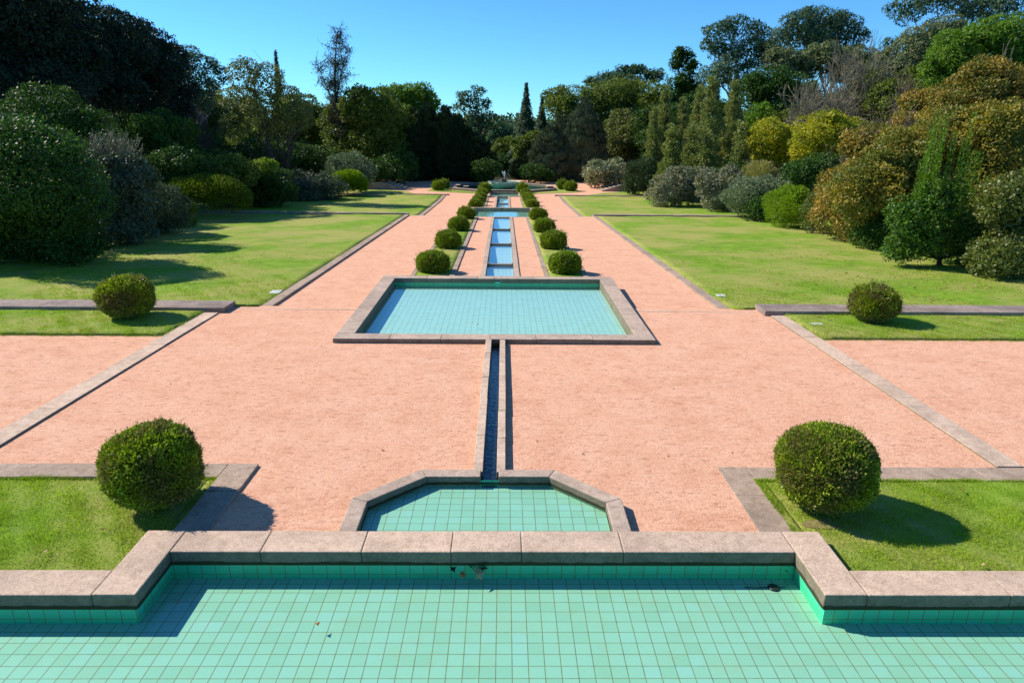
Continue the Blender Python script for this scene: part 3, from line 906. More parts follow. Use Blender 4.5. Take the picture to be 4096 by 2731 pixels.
# leaf materials ----------------------------------------------------
LEAF = {}
def leafmat(key):
    if key in LEAF: return LEAF[key]
    D = dict(
        box=dict(cols=[(.09, .135, .010), (.27, .36, .016), (.54, .62, .035)], rough=.45, spec=.3, patch=(.19, .145, .06), scale=2.3, pamt=.8, trans=.3),
        boxfar=dict(cols=[(.08, .13, .010), (.22, .31, .016), (.43, .52, .03)], rough=.5, spec=.25, patch=(.13, .12, .035), scale=1.4, pamt=.5, trans=.25),
        darkpine=dict(cols=[(.016, .032, .022), (.03, .052, .03), (.05, .075, .04)], spec=.1, trans=.14),
        camellia=dict(cols=[(.022, .06, .012), (.045, .11, .016), (.10, .20, .02)], rough=.5, spec=.2, trans=.26),
        deep=dict(cols=[(.022, .055, .012), (.04, .095, .014), (.095, .17, .025)], spec=.12, trans=.25),
        oak=dict(cols=[(.07, .11, .014), (.14, .19, .022), (.24, .28, .04)], spec=.2, trans=.28),
        olive=dict(cols=[(.10, .12, .028), (.16, .18, .04), (.24, .245, .06)], spec=.25, trans=.28),
        bright=dict(cols=[(.07, .14, .012), (.13, .245, .018), (.23, .36, .028)], spec=.25, trans=.35),
        yellow=dict(cols=[(.24, .26, .012), (.46, .42, .016), (.62, .54, .025)], spec=.25, trans=.35, patch=(.13, .17, .015), scale=.8),
        orange=dict(cols=[(.14, .11, .02), (.34, .22, .028), (.54, .34, .05)], spec=.3, trans=.3, patch=(.11, .15, .022), scale=.7),
        greenorange=dict(cols=[(.07, .11, .018), (.13, .17, .028), (.25, .24, .045)], trans=.25, rough=.4, spec=.4),
        mound=dict(cols=[(.07, .11, .012), (.115, .165, .015), (.18, .235, .02)], spec=.15, trans=.3),
        heather=dict(cols=[(.14, .23, .012), (.22, .34, .016), (.31, .44, .025)], spec=.2, trans=.32),
        greyblue=dict(cols=[(.05, .08, .042), (.09, .125, .065), (.18, .21, .125)], rough=.5, spec=.25, trans=.14),
        silver=dict(cols=[(.13, .175, .085), (.21, .265, .14), (.34, .385, .24)], rough=.55, spec=.25, trans=.14),
        pinkish=dict(cols=[(.13, .145, .06), (.24, .235, .12), (.40, .35, .20)], rough=.5, spec=.25, trans=.16, patch=(.17, .2, .14), scale=1.1),
        whiteleaf=dict(cols=[(.11, .15, .05), (.28, .30, .15), (.62, .60, .42)], rough=.45, spec=.3, trans=.16),
        euc=dict(cols=[(.035, .08, .04), (.075, .135, .06), (.17, .23, .10)], rough=.55, spec=.12, trans=.18),
        eucpale=dict(cols=[(.08, .115, .045), (.155, .19, .075), (.28, .30, .13)], rough=.55, spec=.12, trans=.2),
        cypress=dict(cols=[(.014, .030, .014), (.024, .046, .018), (.045, .07, .026)], spec=.05, trans=.06),
        gold=dict(cols=[(.12, .115, .018), (.30, .24, .028), (.54, .39, .05)], spec=.3, trans=.3, patch=(.10, .15, .02), scale=.8),
        cypressgrey=dict(cols=[(.05, .075, .035), (.085, .115, .055), (.14, .175, .095)], spec=.05, trans=.06, patch=(.06, .06, .03), scale=.4, pamt=.5),
        shootgreen=dict(cols=[(.035, .085, .012), (.08, .17, .018), (.17, .30, .03)], rough=.48, spec=.25, trans=.28),
        columnar=dict(cols=[(.11, .15, .035), (.21, .26, .065), (.38, .41, .13)], spec=.1, trans=.2, patch=(.30, .20, .10), scale=.6, pamt=.3),
        spruce=dict(cols=[(.03, .06, .026), (.055, .095, .04), (.10, .14, .06)], spec=.15, trans=.14),
        distant=dict(cols=[(.05, .11, .055), (.08, .15, .07), (.12, .19, .09)], spec=.1, trans=.2),
        straw=dict(cols=[(.24, .23, .06), (.34, .31, .09), (.42, .38, .14)], spec=.2, trans=.28),
        sprig=dict(cols=[(.14, .21, .02), (.23, .32, .03), (.34, .42, .05)], spec=.2, trans=.4),
    )[key]
    LEAF[key] = mat_leaf('leaf_'+key, **D)
    return LEAF[key]
B_dark = mat_bark('bark_dark', (.045, .035, .028), (.10, .08, .065))
B_grey = mat_bark('bark_grey', (.12, .105, .09), (.27, .24, .21))
B_pale = mat_bark('bark_pale', (.22, .17, .14), (.42, .34, .29))
B_twig = mat_bark('twig_grey', (.18, .155, .09), (.35, .31, .21))
B_boxtwig = mat_bark('box_twig', (.06, .045, .03), (.15, .12, .085))
B_red = mat_bark('twig_purple', (.19, .145, .095), (.34, .265, .185))
BARK = dict(dark=B_dark, grey=B_grey, pale=B_pale, twig=B_twig, red=B_red)

SEED = [100]
def seed():
    SEED[0] += 1
    return np.random.default_rng(SEED[0])

def leafy(name, label, cat, group, x, y, z, blobs, leaf, ls, asp=.55, style='leafy', clump=26, cover=2.4, inner=.35, bark='dark', r0=None, trunk=True, ntips=None, bias=.15, split=None, sub=3, nsub=22, bsub=(.22, .42), ragged=True):
    g = seed()
    bl = np.array(blobs, float)
    if ragged:                                # smaller side billows break up the outline
        ex = []
        for b in bl:
            for _ in range(3):
                d = rdir(g, 1)[0]; d[2] = abs(d[2])*.8-.1; k = g.uniform(.28, .5)
                ex.append(np.concatenate([b[:3]+nrm(d)*b[3:]*g.uniform(.8, 1.02), b[3:]*k*np.array([1, 1, g.uniform(.7, 1.2)])]))
        bl = np.concatenate([bl, np.array(ex)]); blobs = bl
    a_leaf = .5*ls*ls*asp*1.05
    area = float((math.pi*bl[:, 3]*bl[:, 5]).sum())*1.25
    n = int(min(80000, max(1200, cover*area/a_leaf)))
    root = empty(name, (x, y, z), label, cat, group)
    L, out_, Li, di, P = crown_points(g, blobs, n, clump, inner, bias=bias, nsub=nsub, sub=bsub)
    V1, F1 = grow(g, style, L, out_, ls, asp)
    V2, F2 = grow(g, 'leafy', Li, di, ls*1.7, min(.9, asp*1.4))
    V = np.concatenate([V1, V2]); F = np.concatenate([F1, F2+len(V1)])
    V[:, 2] = np.maximum(V[:, 2], z+.02)
    np_mesh('crown' if trunk else 'foliage', V, F, leafmat(leaf), root)
    if trunk:
        h = bl[:, 2].max()-z
        tips = bl[:max(1, len(bl)//4) if ragged else None, :3]
        if ntips: tips = P[g.choice(len(P), min(ntips, len(P)), replace=False)]
        limbs(g, 'trunk', root, BARK[bark], (x, y, z-.1), tips, r0 or h*.022, split=split, sub=sub)
    else:
        tips = P[g.choice(len(P), min(7, len(P)), replace=False)]
        limbs(g, 'stem', root, BARK[bark], (x, y, z-.05), tips, r0 or .05, split=0.0, sub=1, k=4)
    return root

def profile_tree(name, label, cat, group, x, y, z, cols, leaf, ls, asp, prof, style='hang', cover=2.6, inner=.3, bark='dark', tier=0.0, tn=9, lean=0.):
    """conifers: cols is a list of (x, y, base z, top z, radius); prof(t) gives the radius up the height"""
    g = seed()
    root = empty(name, (x, y, z), label, cat, group)
    Vs, Fs, nv = [], [], 0
    for (cx_, cy_, zb, zt, rad) in cols:
        H = zt-zb
        area = H*rad*2.2*1.6
        n = int(min(30000, max(700, cover*area/(.5*ls*ls*asp))))
        t = g.uniform(0, 1, n*3)
        pr = prof(t)
        keep = g.uniform(0, prof(np.linspace(0, 1, 50)).max(), n*3) < pr+.04
        t = t[keep][:n]; n = len(t)
        a = g.uniform(0, 2*math.pi, n)
        if tier: tt = (t*tn+.5*np.sin(a*2+t*9)) % 1.0; k = 1-tier*tt
        else: k = 1+.13*np.sin(a*5+cx_*3+1.5*np.sin(t*7))+.07*np.sin(a*11+t*13)
        rr = prof(t)*rad*k*np.where(g.uniform(0, 1, n) < inner, g.uniform(.3, .85, n), g.uniform(.86, 1.04, n))
        P = np.stack([cx_+rr*np.cos(a)+lean*t*t*H, cy_+rr*np.sin(a), zb+t*H], -1)
        o = np.stack([np.cos(a), np.sin(a), np.full(n, .15)], -1)
        V, F = grow(g, style, P, o, ls, asp)
        Vs.append(V); Fs.append(F+nv); nv += len(V)
    V = np.concatenate(Vs); V[:, 2] = np.maximum(V[:, 2], z+.03)
    np_mesh('crown', V, np.concatenate(Fs), leafmat(leaf), root)
    A = np.array([[c[0], c[1], z-.1] for c in cols]); B = np.array([[c[0]+lean*(c[3]-c[2])*.9, c[1], c[2]+(c[3]-c[2])*.95] for c in cols])
    M = (A+B)/2
    ra = np.array([c[4]*.09+.05 for c in cols])
    V, F = segs_mesh(np.concatenate([A, M]), np.concatenate([M, B]), np.concatenate([ra, ra*.6]), np.concatenate([ra*.6, ra*.1]), 6)
    np_mesh('trunk', V, F, BARK[bark], root, None, True)
    return root

def bare(name, label, cat, group, x, y, z, top, spread, stems, levels, r0, bark='twig', leaf=None, droop=0., ls=.12, nleaf=800, upb=.55):
    g = seed()
    root = empty(name, (x, y, z), label, cat, group)
    A, B, ra, rb = branch_tree(g, (x, y, z-.1), top, spread, stems, levels, r0, droop=droop, upb=upb)
    # stretch to the wanted outline
    P = np.concatenate([A, B])
    sx = spread/max(1e-3, np.percentile(np.abs(P[:, 0]-x), 99)); sy = spread/max(1e-3, np.percentile(np.abs(P[:, 1]-y), 99)); sz = (top-z)/max(1e-3, np.percentile(P[:, 2]-z, 99.7))
    for Q in (A, B):
        Q[:, 0] = x+(Q[:, 0]-x)*sx; Q[:, 1] = y+(Q[:, 1]-y)*sy; Q[:, 2] = np.maximum(z-.1, z+(Q[:, 2]-z)*sz)
    mn = .00036*y
    V, F = segs_mesh(A, B, np.maximum(ra, mn), np.maximum(rb, mn*.8), 4 if len(A) < 4000 else 3)
    np_mesh('trunk', V, F, BARK[bark], root)
    if leaf:
        tips = B[len(B)//3:]
        P = tips[g.integers(0, len(tips), nleaf)]+g.normal(size=(nleaf, 3))*ls*.8
        V, F = grow(g, 'leafy', P, rdir(g, nleaf), ls, .55)
        np_mesh('crown', V, F, leafmat(leaf), root)
    return root

# ------------------------------------------------------------------ clipped box bushes
def topiary(x, y, zb, rx, rz, cz, n, ls, label, group, leaf='box', cut=-.8, stem=True, name='topiary_ball', flat=1.0, proto=None):
    g = seed()
    root = empty(name, (x, y, zb), label, 'topiary', group)
    d = rdir(g, int(n*1.9)); d[:, 2] += .1; d = nrm(d)
    d = d[d[:, 2] > cut]; d = d[:n]; n = len(d)
    ph = g.uniform(0, 6, 6)
    lump = 1+.035*np.sin(d[:, 0]*4+ph[0])*np.sin(d[:, 1]*3.5+ph[1])+.03*np.sin(d[:, 2]*5+ph[2]+d[:, 0]*3)+.02*np.sin(d[:, 0]*9+ph[3])*np.sin(d[:, 2]*8+ph[4])
    fr = np.abs(d); e = 2.15
    sup = (fr[:, 0]**e+fr[:, 1]**e+fr[:, 2]**e)**(-1/e)
    deep = g.uniform(0, 1, n) < .34
    rr = lump*sup*np.where(deep, g.uniform(.72, .95, n), g.uniform(.955, 1.02, n))
    K = 620; ctr = rdir(g, K); dk = np.concatenate([d[j:j+5000]@ctr.T for j in range(0, n, 5000)]); near = dk.argmax(1); ang = np.arccos(np.clip(dk.max(1), -1, 1))
    rr = rr*(1+.045*(g.uniform(0, 1, K)[near]-.55)-.55*ang**1.5)+.03
    P = np.stack([x+d[:, 0]*rr*rx, y+d[:, 1]*rr*rx, cz+d[:, 2]*rr*rz], -1)
    # narrower foot
    low = np.clip((cz-rz*.35-P[:, 2])/(rz*.65), 0, 1)
    P[:, 0] = x+(P[:, 0]-x)*(1-.30*low**1.5*flat); P[:, 1] = y+(P[:, 1]-y)*(1-.30*low**1.5*flat)
    r = rdir(g, n)
    D = d*.75+r*.65+np.array([[0, 0, .35]]); N = nrm(d*.85+rdir(g, n)*.7+np.array([[0, 0, .3]]))
    l = ls*g.uniform(.6, 1.35, n)*np.where(deep, 1.35, 1.)
    V, F = leaf_quads(P, D, N, l, l*.55)
    # shoots standing proud of the clipped surface
    m = int(n*.018); i = g.integers(0, n, m)
    S0 = P[i]; sd = nrm(d[i]+np.array([[0, 0, .6]])+rdir(g, m)*.3)
    for q in range(6):
        PP = S0+sd*ls*(.42*q); DD = sd*.5+rdir(g, m)*.8
        V2, F2 = leaf_quads(PP, DD, rdir(g, m), np.full(m, ls*.85), np.full(m, ls*.4))
        F = np.concatenate([F, F2+len(V)]); V = np.concatenate([V, V2])
    ni = n//4; di = rdir(g, ni); Pi = np.array([x, y, cz])+di*np.array([rx, rx, rz])*g.uniform(.45, .78, ni)[:, None]
    V2, F2 = leaf_quads(Pi, rdir(g, ni), di, np.full(ni, ls*2.3), np.full(ni, ls*1.8)); F = np.concatenate([F, F2+len(V)]); V = np.concatenate([V, V2])
    V[:, 2] = np.maximum(V[:, 2], zb+.012)
    np_mesh('foliage', V, F, leafmat(leaf), root)
    if stem:
        A = []; B = []
        for q in range(34):
            a = g.uniform(0, 6.28); s = g.uniform(.02, .18)*rx
            A.append((x+math.cos(a)*s, y+math.sin(a)*s, zb-.03)); k = g.uniform(.3, .8)
            B.append((x+math.cos(a)*k*rx*.85, y+math.sin(a)*k*rx*.85, zb+rz*g.uniform(.3, .9)))
        # twigs near the surface, seen where the leaves are thin
        tw = g.integers(0, n, 420)
        for q in tw:
            A.append(tuple(P[q]*.97+np.array([x, y, cz])*.03-np.array([0, 0, .02]))); B.append(tuple(P[q]+(d[q]*.5+np.array([0, 0, .6]))*ls*1.6+g.normal(size=3)*ls*.6))
        A = np.array(A); B = np.array(B); rr_ = np.concatenate([np.full(34, .016), np.full(len(A)-34, .0035)])
        V, F = segs_mesh(A, B, rr_, rr_*.6, 4)
        tag(np_mesh('twigs', V, F, B_boxtwig, root), kind='stuff')
    return root
M_earth = mat_flat('bare_earth', (.30, .19, .12), .95, .1, 14., .45)
GT = 'clipped box balls in the lawns'
topiary(-4.05, 7.5, gz(7.5), .53, .505, .375, 29000, .034, 'large clipped box ball on the near left lawn, its shadow on the stone kerb', GT)
topiary(4.16, 7.5, gz(7.5), .56, .52, .375, 31000, .034, 'large clipped box ball on the near right lawn with brown twiggy patches', GT)
topiary(-9.12, 16.5, gz(16.5)+.05, .615, .505, .25, 15000, .05, 'broad clipped box ball before the left low wall', GT)
topiary(9.5, 16.55, gz(16.5)+.05, .55, .475, .205, 14000, .05, 'clipped box ball before the right low wall with browned side', GT)
for sx, sy, sr in ((4.0, 7.08, .2),):     # bare earth at the foot of the near balls
    b = MB(); pts = [(sx+sr*(1+.25*math.sin(3*a+sx))*math.cos(a), sy+sr*.6*(1+.2*math.cos(2*a))*math.sin(a)) for a in np.linspace(0, 2*math.pi, 22)[:-1]]
    b.prism(pts, gz(7)-.1, gz(sy)+.012)
    tag(b.build('soil', M_earth), kind='structure')
ORD = ['first', 'second', 'third', 'fourth']
LD = [(-2.33, 24.0, .575, .80), (-2.28, 30.3, .555, .84), (-2.26, 37.2, .565, .80), (-2.22, 44.0, .555, .80)]
RD = [(2.38, 24.0, .565, .82), (2.40, 30.3, .575, .86), (2.36, 36.7, .555, .80), (2.36, 43.6, .555, .80)]
GD = 'clipped domes lining the cascade'
for side, arr in (('left', LD), ('right', RD)):
    for k, (x, y, rx, hh) in enumerate(arr):
        z = gz(y)+.03
        topiary(x, y, z, rx*.96, hh*.50, z+hh*.37, 8000, .065, '%s clipped dome up the %s row beyond the rectangular pool' % (ORD[k], side), GD, 'boxfar', -.75, False, 'topiary_dome', .35)
for side, arr in (('left', [(-2.0, 52.3), (-1.93, 56.1), (-1.87, 60.3), (-1.85, 64.5)]), ('right', [(2.36, 52.5), (2.33, 56.3), (2.28, 60.5), (2.22, 64.7)])):
    for k, (x, y) in enumerate(arr):
        z = gz(y)+.02
        topiary(x, y, z, .45, .37, z+.32, 3200, .10, '%s clipped dome of the far %s row between the wide and small pools' % (ORD[k], side), GD, 'boxfar', -.75, False, 'topiary_dome', .35)
for x, y, r_, lb in ((-1.7, 68.6, .55, 'rounded box dome at the left corner of the small pool before the fountain'), (2.0, 68.8, .52, 'rounded box dome at the right corner of the small pool before the fountain'),
                     (-6.5, 71.2, .62, 'shaded box ball left of the fountain pool, the nearer of two'), (-6.05, 72.9, .5, 'shaded box ball left of the fountain pool, the farther of two'),
                     (7.0, 71.6, .62, 'sunlit box ball right of the fountain pool, the nearer of two'), (6.35, 73.6, .6, 'sunlit box ball right of the fountain pool, the farther of two')):
    z = gz(y)
    topiary(x, y, z, r_, .46, z+.44, 2200, .12, lb, 'small box balls round the fountain', 'boxfar', -.8, False, 'topiary_ball', .7)

# ------------------------------------------------------------------ trees and shrubs
P_SPIRE = lambda t: (1-t)**1.15*(1.05-.2*np.clip((t-.35)*2, 0, 1))+.025
P_CONE = lambda t: np.minimum(1, (1-t)*1.35)*.97+.03
P_COL = lambda t: np.where(t < .12, .85+t*1.2, (1-(np.clip(t-.12, 0, 1)/.88)**2.3)**.7)*(1+.13*np.sin(t*31))+.03
P_WEEP = lambda t: np.where(t < .2, .8+t, 1.0)*np.clip((1-t)*1.8, 0, 1)**.62

def shooting(name, label, cat, group, x, y, z, blobs, leaf, ls, cover):
    root = leafy(name, label, cat, group, x, y, z, blobs, leaf, ls, cover=cover, r0=.12, ntips=9, split=.18)
    g = seed(); bl = np.array(blobs)
    Vs, Fs, nv = [], [], 0
    for k in range(20):                       # upright young shoots
        b = bl[g.integers(0, 4)]
        p0 = np.array([b[0]+g.uniform(-.8, .8)*b[3], b[1]+g.uniform(-.5, .5)*b[4], b[2]+b[5]*.85]); h = g.uniform(1.2, 2.6)
        n = 260; t = g.uniform(0, 1, n); a = g.uniform(0, 6.28, n)
        P = p0+np.stack([np.cos(a)*.05, np.sin(a)*.05, t*h], -1)
        D = np.stack([np.cos(a)*.7, np.sin(a)*.7, np.full(n, .8)], -1)
        V, F = leaf_quads(P, D, rdir(g, n), ls*(1.5-.6*t), ls*.42*(1.1-.4*t)); Vs.append(V); Fs.append(F+nv); nv += len(V)
    np_mesh('shoots', np.concatenate(Vs), np.concatenate(Fs), leafmat('bright'), root)
    return root

def mound(name, label, cat, group, x, y, z, blobs, leaf):
    g = seed(); b = blobs[0]
    root = empty(name, (x, y, z), label, cat, group)
    n = 16000; d = rdir(g, n); d[:, 2] = np.abs(d[:, 2])*1.0-.35*(g.uniform(0, 1, n) < .3); d = nrm(d)
    H = b[2]+b[5]-z
    lump = 1+.04*np.sin(d[:, 0]*5)*np.sin(d[:, 1]*4+1)+.025*np.sin(d[:, 0]*13+d[:, 2]*9)
    rr = lump*np.where(g.uniform(0, 1, n) < .3, g.uniform(.75, .93, n), g.uniform(.95, 1.02, n))
    P = np.stack([b[0]+d[:, 0]*rr*b[3], b[1]+d[:, 1]*rr*b[4], z+H*.42+d[:, 2]*rr*H*.58], -1)
    ls = .0045*y
    D = d*.8+rdir(g, n)*.45+np.array([[0, 0, .55]])
    V, F = leaf_quads(P, D, nrm(d*.5+rdir(g, n)), ls*g.uniform(.7, 1.3, n), np.full(n, ls*.32))
    V[:, 2] = np.maximum(V[:, 2], z+.02)
    np_mesh('foliage', V, F, leafmat(leaf), root)
    return root

def larch(name, label, cat, group, x, y, z, top, spread):
    g = seed()
    root = empty(name, (x, y, z), label, cat, group)
    A, B, ra, rb = [], [], [], []
    H = top-z; m = 14
    tr = [np.array([x+.25*math.sin(i*.5)+(i/m)**2*.3, y, z+H*i/m]) for i in range(m+1)]
    stems = [(tr, .26)]
    t2 = [tr[6]+np.array([-.25*(i**1.1), 0, H*.055*i]) for i in range(8)]
    t3 = [tr[8]+np.array([.2*i, .1*i, H*.05*i]) for i in range(8)]
    stems += [(t2, .11), (t3, .09)]
    tips = []
    for pts, r0 in stems:
        for i in range(len(pts)-1):
            q = len(pts)-1
            A.append(pts[i]); B.append(pts[i+1]); ra.append(r0*(1-.85*i/q)); rb.append(r0*(1-.85*(i+1)/q))
            f = (pts[i][2]-z)/H
            if f < .22: continue
            for _ in range(7 if r0 > .2 else 4):
                a = g.uniform(0, 6.28); L = spread*g.uniform(.35, 1.)*(1.05-.45*f)
                p = pts[i]+(pts[i+1]-pts[i])*g.uniform(0, 1)
                d = np.array([math.cos(a), math.sin(a), g.uniform(.1, .8)]); rr = .035
                for s in range(5):
                    e = p+nrm(d)*L/5; A.append(p); B.append(e); ra.append(rr); rb.append(rr*.8); rr *= .8; p = e
                    d = d+np.array([0, 0, .1])+g.normal(size=3)*.2
                    for _k in range(3):
                        w_ = p+nrm(g.normal(size=3)+np.array([0, 0, -.5]))*g.uniform(.3, .75); A.append(p); B.append(w_); ra.append(.018); rb.append(.012); tips.append(w_)
    V, F = segs_mesh(np.array(A), np.array(B), np.array(ra), np.array(rb), 4)
    np_mesh('trunk', V, F, B_dark, root)
    tips = np.array(tips); n = 5200
    P = tips[g.integers(0, len(tips), n)]+g.normal(size=(n, 3))*.16
    V, F = grow(g, 'hang', P, rdir(g, n), .17, .35)
    np_mesh('crown', V, F, leafmat('spruce'), root)
    return root

leafy('dark_tree','towering dark evergreen tree filling the top left corner','tree','tall trees on the left',-37.01,54,-1.67,[(-32.64,51.91,12.09,3.72,3.63,2.79),(-36.36,54,9.8,3.47,3.47,3.47),(-34.01,55.86,9.42,3.32,3.32,3.17),(-34.38,52.92,6.8,3.85,3.34,2.57),(-38.45,55.04,12.22,3.73,3.73,3.73)],leaf='darkpine',ls=0.234,cover=2.6,r0=.6)
leafy('dark_tree','dark evergreen tree with rounded crown right of the corner tree','tree','tall trees on the left',-35.11,62,-1.85,[(-33.62,60.48,11.17,2.71,2.58,1.99),(-32.63,62,10.53,2.72,2.72,2.54),(-36.42,63.85,8.42,3.3,3.3,2.93),(-32.58,61.33,7.09,2.4,2.4,2.22)],leaf='darkpine',ls=0.234,style='tuft',r0=.5)
leafy('dark_tree','dark umbrella shaped pine with sky showing through its branches','tree','tall trees on the left',-34.98,68,-1.85,[(-33.37,66.84,11.5,2.06,1.86,1.43),(-32.31,68,10.69,1.92,1.92,1.76),(-34.21,69.13,9,2.01,1.99,1.53),(-31.25,67.55,9.1,1.61,1.61,1.81),(-33.83,68.59,6.55,2.12,2.12,1.63),(-34.36,67.1,9.77,1.6,1.6,1.44)],leaf='darkpine',ls=0.218,style='tuft',r0=.45,cover=2.2)
leafy('dark_tree','dark pine at the right shoulder of the tall left group','tree','tall trees on the left',-34.82,74,-1.85,[(-32.65,73.07,9.9,1.66,1.66,1.75),(-34.14,74,7.91,1.85,1.85,2.12),(-33.58,74.99,7.34,1.77,1.77,1.99),(-33.82,73.48,5.31,1.87,1.87,1.78)],leaf='darkpine',ls=0.234,style='tuft',r0=.4)
leafy('pine_tree','open blue-green pine with loose tufted branches against the sky','tree','tall trees on the left',-36.37,86,-1.85,[(-35.99,85.26,11.88,1.32,1.12,0.86),(-34.72,86,10.92,1.32,1.19,0.91),(-33.7,86.57,10.36,1.02,0.79,0.61),(-35.82,85.6,9.65,1.43,1.19,0.92),(-34.64,86.32,8.56,1.13,1.07,0.82),(-36.44,85.25,7.62,1.34,1.2,0.93),(-32.89,86,9.28,0.72,0.6,0.46),(-37.38,86.51,10.46,0.92,0.92,0.92),(-35.45,85.65,6.83,1.24,1.21,0.93)],leaf='euc',ls=0.203,style='tuft',bark='grey',r0=.3,cover=1.7,inner=.1,clump=40)
leafy('forest_tree','dark rounded tree closing the gap behind the loose pine','tree','trees closing the background',-39.24,100,-2.64,[(-40.66,97.97,4.1,3.63,3.63,3.63),(-37.96,100,3.55,3.03,3.03,3.34),(-36.45,101.35,5.31,2.41,2.41,2.41)],leaf='deep',ls=0.281)
leafy('forest_tree','mid green tree behind the many-stemmed tree','tree','trees closing the background',-26.45,92,-2.01,[(-25.41,90.51,5.69,2.66,2.66,2.33),(-28.23,92,3.67,2.79,2.79,2.79),(-23.88,93.41,3.43,2.52,2.52,3.08),(-31.46,91.21,2.05,2.81,2.81,2.53)],leaf='oak',ls=0.257)
leafy('many_stemmed_tree','airy many-stemmed tree with spreading stems and thin green crown','tree','tall trees on the left',-18.39,58,-1.79,[(-20.13,57.34,8.06,1.17,1.17,1.03),(-18.7,58,7.61,1.24,1.24,1.17),(-21.44,58.74,6.07,1.32,1.32,1.18),(-19.17,57.63,5.73,1.32,1.32,1.26),(-17.29,58.33,6,1.18,1.18,1.18),(-16.06,57.41,5,1.05,1.05,1.05),(-21.72,58,4.22,1.12,1.12,0.98),(-18.29,58.67,3.91,1.2,1.19,0.92)],leaf='olive',ls=0.148,bark='dark',r0=.26,cover=2.0,inner=.05,clump=14,split=.0,ntips=16)
profile_tree('spire_conifer','thin drooping spire conifer rising behind the many-stemmed tree','tree','tall trees on the left',-30.39,94,-2.17,[(-28.94,94,-2.17,13.47,2.1)],'spruce',0.265,.3,P_SPIRE,'hang',2.6,.25,tier=.5,tn=11)
larch('bare_larch','tall nearly leafless larch with fine branches against the sky','tree','tall trees on the left',-18.29,80,-1.85,13.92,2.43)
leafy('forest_tree','shaded tree behind the tall larch','tree','trees closing the background',-15.27,81,-1.85,[(-15.39,79.77,5.91,2.2,2.2,2.05),(-13.84,81,5.63,2.35,2.35,2.45),(-18.46,82.24,4.19,2.21,2.21,2.7),(-14.37,80.31,2.44,2.48,2.48,2.72),(-17.02,81.76,1.67,2.73,2.73,2.23)],leaf='oak',ls=0.257)
leafy('oak_tree','sunlit green broadleaf tree above the dark weeping cypresses','tree','trees closing the background',-13.55,104,-2.95,[(-14.87,102.81,8.16,2.12,1.95,1.5),(-12.35,104,8.65,2.49,1.78,1.37),(-10.81,104.91,7.09,1.63,1.63,1.63),(-16.29,103.58,6.71,1.5,1.5,1.5),(-13.34,104.79,6.47,2.82,2.82,2.26)],leaf='bright',ls=0.265)
leafy('weeping_cypress','broad dark weeping cypress clump left of the fountain','tree','cypresses round the fountain terrace',-8.67,85,-1.85,[(-10.53,84.25,1.05,1.92,1.83,3.86),(-10.53,84.25,2.98,1.43,1.43,2.42),(-10.53,84.25,4.43,0.77,0.77,1.77),(-10.53,83.95,-0.24,2.05,2.01,2.09),(-9.15,85.75,1.31,2.38,2.27,4.21),(-9.15,85.75,3.42,1.77,1.77,2.63),(-9.15,85.75,5,0.95,0.95,1.93),(-9.15,85.45,-0.09,2.54,2.5,2.28),(-6.85,85.25,1.17,2.59,2.47,4.03),(-6.85,85.25,3.19,1.93,1.93,2.52),(-6.85,85.25,4.7,1.04,1.04,1.85),(-6.85,84.95,-0.17,2.77,2.72,2.18),(-5.14,84.75,0.79,2.15,2.05,3.52),(-5.14,84.75,2.55,1.6,1.6,2.2),(-5.14,84.75,3.87,0.86,0.86,1.61),(-5.14,84.45,-0.38,2.3,2.25,1.91),(-3.95,84.25,0.23,1.83,1.74,2.77),(-3.95,84.25,1.62,1.36,1.36,1.73),(-3.95,84.25,2.66,0.73,0.73,1.27),(-3.95,83.95,-0.69,1.95,1.91,1.5)],'cypress',0.328,.2,'streak',nsub=70,bsub=(.12,.24),cover=3.4,split=.6,sub=0,ragged=False)
leafy('cypress','dark cone cypress leaning toward the gap left of the fountain','tree','cypresses round the fountain terrace',-2.56,83.5,-1.85,[(-2.79,83.5,0.15,1.92,1.83,2.66),(-2.79,83.5,1.48,1.43,1.43,1.67),(-2.79,83.5,2.48,0.77,0.77,1.22),(-2.79,83.2,-0.74,2.05,2.01,1.44)],'cypress',0.312,.24,'streak',nsub=70,bsub=(.12,.24),cover=3.4,split=.6,sub=0,ragged=False)
profile_tree('spire_conifer','olive tipped conifer rising behind the dark cypress clump','tree','trees closing the background',-4.76,96,-2.32,[(-4.8,96,-2.32,5.97,1.97)],'columnar',0.281,.4,P_CONE,'hang',2.6,.25,tier=.5,tn=6)
leafy('pine_tree','pine with separate dark foliage pads left of the central gap','tree','trees closing the background',-4.57,116,-3.9,[(-5.83,115.14,8.72,1.53,1.09,0.84),(-4.2,116,9.63,1.25,0.99,0.76),(-6.91,116.71,7.38,1.26,1.18,0.91),(-4.27,115.57,7.57,1.54,1.18,0.91),(-2.61,116.18,7.81,0.63,0.63,0.84),(-2.38,115.37,5.93,1.12,0.91,0.7),(-3.6,116,4.66,1.41,1.1,0.85),(-0.72,116.35,5.83,0.63,0.46,0.35),(-4.77,115.65,5.65,1.27,1.27,0.98),(-0.43,116.18,4.76,0.63,0.46,0.35),(-1.69,115.45,4.34,0.99,0.64,0.49)],leaf='euc',ls=0.281,style='tuft',r0=.35,cover=1.9,inner=.1,clump=40)
leafy('bare_poplar','pale hazy slender tree between the green tree and the pine','tree','trees closing the background',-13.12,124,-4.53,[(-12.71,123.33,8.49,1.19,1.19,1.34),(-12.84,124,6.39,1.35,1.35,1.65)],leaf='straw',ls=0.234,cover=.7,inner=0,style='up')
leafy('shrub','shaded round shrub at the foot of the left cypresses','shrub','shrubs at the back of the fountain terrace',-1.98,81,-1.85,[(-1.98,81,-0.5,1.71,1.7,1.3)],leaf='deep',ls=0.187,trunk=False)
